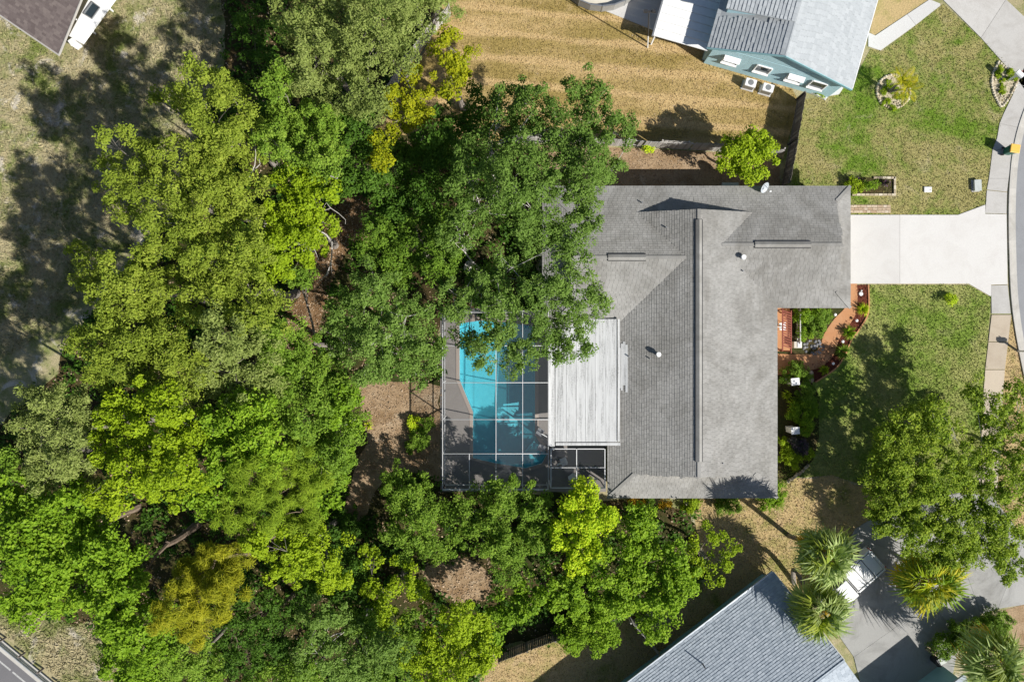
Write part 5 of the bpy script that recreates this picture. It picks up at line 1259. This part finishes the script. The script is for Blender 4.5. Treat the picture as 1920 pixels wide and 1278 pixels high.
# path lights and sprinkler
for x, y, lab in ((1602, 601, 'small white path light below the yellow strappy plant'), (1576, 640, 'small white path light between the two green strappy plants'), (1558, 681, 'small white path light in the south mulch'), (1562, 590, 'small white path light in the bed across the path')):
    t = thing('path_light', lab, 'path light', P(x, y), 'path lights along the garden path')
    MB().tube([(0, 0, 0), (0, 0, .32)], [.02, .02], 6).build('stake', M['grey_metal'], t, True); MB().tube([(0, 0, .32), (0, 0, .36), (0, 0, .4)], [.10, .11, .03], 10).build('cap', M['white_metal'], t, True)
t = thing('utility_cover', 'round white cover in the red mulch by the driveway', 'cover', P(1613, 551)); MB().tube([(0, 0, 0), (0, 0, .12)], [.17, .15], 14).build('lid', M['white_paint'], t, True); MB().tube([(.03, .24, 0), (.03, .24, .15)], [.06, .05], 8).build('cap', M['white_paint'], t, True)
for x, y, lab in ((1520, 699, 'round stepping stone at the south end of the red mulch, upper'), (1521, 712, 'round stepping stone at the south end of the red mulch, lower')):
    t = thing('stepping_stone', lab, 'stepping stone', P(x, y), 'stepping stones'); MB().tube([(0, 0, 0), (0, 0, .06)], [.2, .19], 14, random.random()).build('stone', M['paver'], t, True)
for x, y, lab in ((1491, 715, 'white square planter box among the hedge, northern one'), (1491, 807, 'white square planter box among the hedge, southern one')):
    t = thing('garden_box', lab, 'box', P(x, y, 1.25) - Vector((0, 0, 1.25)), 'white boxes in the hedge', .1)
    MB().box((0, 0, .6), (.5, .45, 1.2)).build('casing', M['white_paint'], t, True, bevel=.02); MB().box((0, 0, 1.24), (.64, .55, .07)).build('lid', M['white_paint'], t, True, bevel=.015)
# dark pond stones
t = thing('stone_pond', 'dark pebble bed inside the bend of the garden path', 'pebble bed', P(1525, 650)); ref = None
for i in range(46):
    a = random.uniform(0, 6.28); r = .75 * math.sqrt(random.random()); mb = MB(); s = random.uniform(.07, .14)
    if ref is None:
        for k in range(1): mb.tube([(0, 0, -.05), (0, 0, .03), (0, 0, .08)], [.1, .12, .06], 7)
        refs = []
        for j in range(4):
            q = MB(); q.tube([(0, 0, -.05), (0, 0, .03), (0, 0, .08)], [.1, .12, .06], 7, random.random()); refs.append(q.mesh('stone', M['grey_stone']))
        ref = 1
    o = bpy.data.objects.new('stone', refs[i % 4]); C.objects.link(o); o.parent = t; o.location = (math.cos(a) * r * 1.1, math.sin(a) * r * .8, 0); o.rotation_euler = (0, 0, a * 3); o.scale = (s * 9, s * 8, s * 9)
# porch: red pergola slats, chair, planter
t = thing('front_porch', 'red slatted front porch in the corner between garage and house', 'porch', P(1478, 615))
MB().prism([tuple(P(1452, 576)[:2]), tuple(P(1480, 576)[:2]), tuple(P(1480, 658)[:2]), tuple(P(1452, 658)[:2])], 0, .08).build('deck', M['terracotta'], t)
for i in range(15):
    y = 582 + i * 4.6; MB().bar(P(1466, y, 2.1), P(1484, y + 6, 2.1), .09, .05, random.random()).build('slat', M['red_wood'], t)
for x, y in ((1467, 580), (1467, 655), (1483, 584), (1483, 658)): MB().bar(P(x, y, 2.05) * 1, Vector((P(x, y, 2.05).x, P(x, y, 2.05).y, .05)), .09, .09).build('post', M['red_wood'], t)
MB().bar(P(1467, 578, 2.02), P(1467, 658, 2.02), .07, .1).build('beam', M['red_wood'], t); MB().bar(P(1483, 582, 2.02), P(1483, 662, 2.02), .07, .1).build('beam', M['red_wood'], t)
t = thing('garden_trellis', 'white picket railing in front of the red porch', 'railing', P(1493, 615))
for i in range(16):
    p = P(1493, 578 + i * 4.3); MB().box((p.x, p.y, .4), (.05, .06, .8)).build('picket', M['white_paint'], t)
for zz in (.2, .7): MB().bar(P(1493, 576) + Vector((0, 0, zz)), P(1493, 645) + Vector((0, 0, zz)), .04, .06).build('rail', M['white_paint'], t)
chair(1462, 612, 0.1, 'white chair on the red front porch by the house wall', 'white_paint', .08)
t = thing('planter_box', 'beige square box at the porch steps', 'planter', P(1490, 646)); MB().box((0, 0, .3), (.62, .5, .6)).build('casing', M['beige_vinyl'], t, True, bevel=.02); MB().box((.1, 0, .62), (.3, .4, .05)).build('lid', M['white_paint'], t, True)
# paver strip by the garage
t = bpy.data.objects.new('paver_strip', None); C.objects.link(t); ORG[t] = Vector((0, 0, 0)); t['kind'] = 'structure'
for r_i, y in enumerate((384.5, 389.6, 394.7)):
    x = 1588 + (r_i % 2) * 4
    while x < 1668:
        wd = random.choice((7, 9, 11)); a, b = P(x, y), P(min(x + wd, 1669), y + 4.8); MB().box(((a.x + b.x) / 2, (a.y + b.y) / 2, .03), (b.x - a.x - .02, a.y - b.y - .02, .07 + random.uniform(-.01, .01)), 0, random.random()).build('paver', M['paver'], t); x += wd
# bordered bed north of the driveway
t = thing('flower_bed', 'rectangular bed with pale brick border north of the driveway', 'flower bed', P(1640, 350))
sb = MB(); sb.poly([P(1596, 333) + Vector((0, 0, .03)), P(1596, 364) + Vector((0, 0, .03)), P(1674, 364) + Vector((0, 0, .03)), P(1674, 333) + Vector((0, 0, .03))]); sb.build('soil', M['forest_floor'], t)
pts = [((1600 + i * 8.2, 365.5), 0) for i in range(10)] + [((1676, 360 - i * 8), math.pi / 2) for i in range(4)] + [((1640 + i * 8.2, 334), 0) for i in range(5)]
for (x, y), a in pts:
    p = P(x, y); MB().box((p.x, p.y, .07), (.3, .16, .14), a, random.random()).build('brick', M['stone'], t)
BB = 'plants of the bordered bed'
strap_plant('spiky_plant', 'dark purple spiky plant at the west end of the bordered bed', 1596, 340, .6, 'leaf_purple', 50, BB)
bush('bed_shrub', 'yellow green shrub at the garage corner in the bordered bed', 0, 0, 0, 0, 'leaf_lime', BB, lobes=[(1602, 345, 11, .9), (1610, 352, 9, .8)])
bush('bed_shrub', 'bright green shrub in the middle of the bordered bed', 1635, 347, 11, .9, 'leaf_lush', BB)
strap_plant('spiky_plant', 'dark purple spiky plant at the east end of the bordered bed', 1656, 345, .45, 'leaf_purple', 40, BB)
# stone beds
def stone_ring(name, label, px, py, r, n, gravel=True, poly=None, flip=False):
    t = thing(name, label, 'stone bed', P(px, py)); c = P(px, py)
    R = r / 24
    outline = [c + Vector((math.cos(2 * math.pi * i / 40) * R, math.sin(2 * math.pi * i / 40) * R, 0)) for i in range(40)] if poly is None else smooth(G(poly), 4)
    mb = MB(); mb.poly([(p.x, p.y, .03) for p in outline]); mb.build('gravel', M['stone'], t)
    ms_ = []
    for j in range(4):
        q = MB(); q.tube([(0, 0, -.04), (0, 0, .05), (0, 0, .12)], [.1, .11, .06], 7, random.random()); ms_.append(q.mesh('stone', M['stone']))
    def put(x, y, s):
        o = bpy.data.objects.new('stone', random.choice(ms_)); C.objects.link(o); o.parent = t; o.location = (x - c.x, y - c.y, .02); o.rotation_euler = (0, 0, random.uniform(0, 6)); o.scale = (s * random.uniform(.8, 1.3), s, s)
    cl = outline + ([outline[0]] if poly is None else [outline[0]]); acc = 0
    for a, b in zip(cl[:-1], cl[1:]):
        L = (b - a).length; k = max(1, int(L / .22))
        for j in range(k): p = a.lerp(b, j / k); put(p.x, p.y, random.uniform(.85, 1.2))
    X, Y = scatter(outline, n)
    for x, y in zip(X[:110], Y[:110]): put(x, y, random.uniform(.35, .8))
    X, Y = scatter(outline, n * .5); 
    if len(X):
        v, val, cc = foliage([((x, y, .1), .22, .14) for x, y in list(zip(X, Y))[:12]], 'shrub', 0, .6, .55); leaf_obj('ground_plants', v, val, 'leaf_lime', t)
stone_ring('palm_ring', 'round pale stone bed with the small palm in the front lawn', 1674, 172, 31, 14)
stone_ring('mailbox_bed', 'crescent pale stone bed round the white mailbox by the sidewalk', 1880, 155, 25, 12, poly=[(1871, 117), (1862, 135), (1858, 155), (1862, 175), (1870, 192), (1877, 200), (1890, 185), (1900, 165), (1908, 148)])
def mailbox(px, py, label, rz, wd=.32, h=1.15):
    t = thing('mailbox', label, 'mailbox', P(px, py), 'mailboxes', rz); MB().box((0, 0, h / 2), (.14, .14, h)).build('post', M['white_paint'], t, True)
    mb = MB(); pr = [(-.13, 0), (.13, 0), (.13, .16), (.08, .24), (-.08, .24), (-.13, .16)]
    i = len(mb.v)
    for y in (-.3, .3): mb.v += [(x * wd / .26, y, h + z) for x, z in pr]
    mb.f += [tuple(range(5, -1, -1)), tuple(range(6, 12))] + [(k, (k + 1) % 6, 6 + (k + 1) % 6, 6 + k) for k in range(6)]; mb.a += [.5] * 8
    mb.build('box', M['white_paint'], t, True); MB().box((0, -.31, h + .11), (.2, .02, .16)).build('door', M['grey_metal'], t, True); MB().box((.18, .05, h + .2), (.02, .1, .16)).build('flag', M['red_plastic'], t, True)
mailbox(1889, 151, 'white mailbox on its post in the crescent stone bed', .8, .42)
mailbox(1908, 658, 'white mailbox on its post at the kerb east of the tan sidewalk', 1.5, .36)
# wheeled bin
t = thing('wheeled_bin', 'green wheeled bin with yellow lid standing at the kerb', 'bin', P(1883, 286) + Vector((0, 0, .05)), None, -.15)
mb = MB(); i = 0
mb.v += [(-.22, -.24, .1), (.22, -.24, .1), (.22, .24, .1), (-.22, .24, .1), (-.3, -.3, 1.0), (.3, -.3, 1.0), (.3, .3, 1.0), (-.3, .3, 1.0)]; mb.f += [(3, 2, 1, 0), (4, 5, 6, 7), (0, 1, 5, 4), (1, 2, 6, 5), (2, 3, 7, 6), (3, 0, 4, 7)]; mb.a += [.5] * 6
mb.build('body', M['bin_green'], t, True, bevel=.02)
MB().box((.02, 0, 1.05), (.72, .66, .09)).build('lid', M['bin_yellow'], t, True, bevel=.03); MB().bar((-.38, -.25, .98), (-.38, .25, .98), .04, .04).build('handle', M['bin_green'], t, True)
for s_ in (-.27, .27): MB().tube([(-.26, s_ - .03, .12), (-.26, s_ + .03, .12)], [.12, .12], 12).build('wheel', M['tyre'], t, True)
# utility boxes in the lawn
t = thing('meter_cover', 'small white meter cover in the front lawn', 'utility cover', P(1738, 356)); MB().box((0, 0, .06), (.58, .42, .12)).build('casing', M['white_paint'], t, True, bevel=.02); MB().tube([(.16, -.02, .12), (.16, -.02, .14)], [.03, .03], 8).build('lock', M['dark_metal'], t, True)
t = thing('utility_pad', 'grey green utility box lid in the lawn by the sidewalk', 'utility box', P(1828, 349), rz=.04); MB().box((-.02, 0, .03), (.62, .92, .06)).build('pad', M['walk_concrete'], t, True); MB().box((.03, 0, .16), (.5, .82, .2)).build('casing', M['lid_grey'], t, True, bevel=.02); MB().box((.03, 0, .28), (.54, .86, .04)).build('lid', M['lid_grey'], t, True)
# border stones SE of the house
t = thing('border_stones', 'short row of pale border stones southeast of the house bed', 'stone border', P(1495, 888)); c = P(1495, 888)
for i in range(15):
    p = P(1474 + i * 2.9 + random.uniform(-1, 1), 903 - i * 2.1 + random.uniform(-2, 2)); q = MB(); q.tube([(p.x, p.y, 0), (p.x, p.y, .1), (p.x, p.y, .2)], [.11, .13, .06], 7, random.random()); q.build('stone', M['stone'], t)
# things at the north wall of the main house
t = thing('pool_pump', 'grey pump box by the north wall beside the lime tree', 'pump box', P(1365, 352)); MB().box((0, 0, .25), (1.2, .5, .5)).build('casing', M['lid_grey'], t, True, bevel=.03); MB().box((0, 0, .52), (1.26, .55, .04)).build('lid', M['lid_grey'], t, True)

# ------------------------------------------------------------------ white pickup truck under the palms
rear = P(1646, 1046, 1.2); fwd = Vector((-.749, -.663, 0)); tc = rear + fwd * 2.75
t = thing('pickup_truck', 'white pickup truck with covered bed parked under the fan palms', 'pickup truck', (tc.x, tc.y, .05), None, math.atan2(fwd.y, fwd.x))
def lo(mb, xs, prof, half):
    """loft: list of (x, z0, z1, halfwidth)"""
    i = len(mb.v)
    for x, z0, z1, hw in xs: mb.v += [(x, -hw, z0), (x, hw, z0), (x, hw * .97, z1), (x, -hw * .97, z1)]
    for k in range(len(xs) - 1):
        for j in range(4): mb.f.append((i + 4 * k + j, i + 4 * k + (j + 1) % 4, i + 4 * k + 4 + (j + 1) % 4, i + 4 * k + 4 + j)); mb.a.append(.5)
    mb.f.append((i + 3, i + 2, i + 1, i)); e = i + 4 * (len(xs) - 1); mb.f.append((e, e + 1, e + 2, e + 3)); mb.a += [.5, .5]
mb = MB(); lo(mb, [(-2.75, .5, 1.12, .88), (-2.65, .42, 1.16, .97), (-.5, .42, 1.16, .99), (1.2, .42, 1.14, .99), (2.5, .45, 1.08, .95), (2.75, .5, .95, .85)], None, None)
body = mb.build('body', M['white_paint'], t, True, bevel=.04)
mb = MB(); lo(mb, [(.15, 1.14, 1.2, .9), (.3, 1.14, 1.82, .78), (1.2, 1.14, 1.86, .78), (1.85, 1.1, 1.2, .88)], None, None); mb.build('cab', M['white_paint'], t, True, bevel=.03)
mb = MB(); mb.poly([(1.29, -.7, 1.82), (1.81, -.8, 1.26), (1.81, .8, 1.26), (1.29, .7, 1.82)]); mb.poly([(.26, -.68, 1.76), (.26, .68, 1.76), (.12, .76, 1.26), (.12, -.76, 1.26)])
for s_ in (-1, 1): mb.poly([(.38, s_ * .83, 1.76), (1.2, s_ * .83, 1.78), (1.5, s_ * .91, 1.3), (.3, s_ * .91, 1.3)])
g_ = mb.build('windows', M['glass'], t, True)
for sgn in (-1, 1):
    MB().bar((-2.6, sgn * .93, 1.2), (.05, sgn * .93, 1.2), .13, .1).build('bed_rail', M['white_paint'], t, True, bevel=.02)
for k in range(3):
    x0 = -2.5 + k * .85; MB().box((x0 + .40, 0, 1.2), (.79, 1.58, .05)).build('bed_cover', M['white_paint'], t, True)
MB().box((-1.22, 0, 1.165), (2.6, 1.70, .02)).build('bed_liner', M['dark_metal'], t, True)
MB().box((-2.72, 0, .85), (.06, 1.6, .6)).build('tailgate', M['white_paint'], t, True, bevel=.02); MB().box((-2.85, 0, .5), (.14, 1.8, .16)).build('bumper', M['grey_metal'], t, True)
for sgn in (-1, 1):
    MB().box((-2.74, sgn * .86, .95), (.08, .14, .4)).build('tail_light', M['red_plastic'], t, True); MB().box((2.62, sgn * .7, .82), (.2, .3, .16)).build('headlight', M['galvanised'], t, True)
    MB().box((1.1, sgn * 1.06, 1.25), (.12, .2, .16)).build('mirror', M['dark_metal'], t, True)
    for x in (-1.75, 1.8): 
        wo = MB().tube([(x, sgn * .8, .37), (x, sgn * 1.0, .37)], [.38, .38], 18).build('wheel', M['tyre'], t, True); MB().tube([(x, sgn * .99, .37), (x, sgn * 1.01, .37)], [.22, .2], 12).build('rim', M['grey_metal'], wo, True)
# things in the shade at the bottom right
t = thing('waste_bin', 'dark bin in the shade beside the bottom right hedge', 'bin', P(1748, 1232), rz=.5); MB().tube([(0, 0, 0), (0, 0, .9)], [.25, .32], 14).build('body', M['dark_metal'], t, True); MB().box((.25, .1, .95), (.5, .5, .05)).build('lid', M['lid_grey'], t, True)
ga = Vector((33.6, -24.75, 0)); g1 = fd * 9; g2 = fp * 7  # garage added to cast the straight-edged shade over the driveway
t = thing('garage', 'blue grey garage added to cast shade on the driveway, roof corner at the bottom edge', 'garage', ga)
mb = MB(); slabpoly(mb, [ga + Vector((0, 0, 2.6)), ga + g2 + Vector((0, 0, 2.6)), ga + g1 + g2 + Vector((0, 0, 2.6)), ga + g1 + Vector((0, 0, 2.6))], .14); mb.build('roof', M['shingle_blue'], t)
mb = MB(); c_ = ga + (g1 + g2) * .5; walls(mb, [c_ + (p - c_) * .9 for p in (ga, ga + g2, ga + g1 + g2, ga + g1)], 0, 2.45); mb.build('wall', M['siding_teal'], t)
t = thing('timber_plank', 'brown and white planks lying at the hedge end', 'planks', P(1746, 1219), rz=-.55)
for k in range(3): MB().box((0, -.14 + k * .14, .07 + .01 * k), (1.1, .12, .05), 0, random.random()).build('plank', M['paver' if k != 1 else 'dark_brown'], t, True)

print('LEAVES', NLEAF, 'OBJECTS', len(SC.objects))
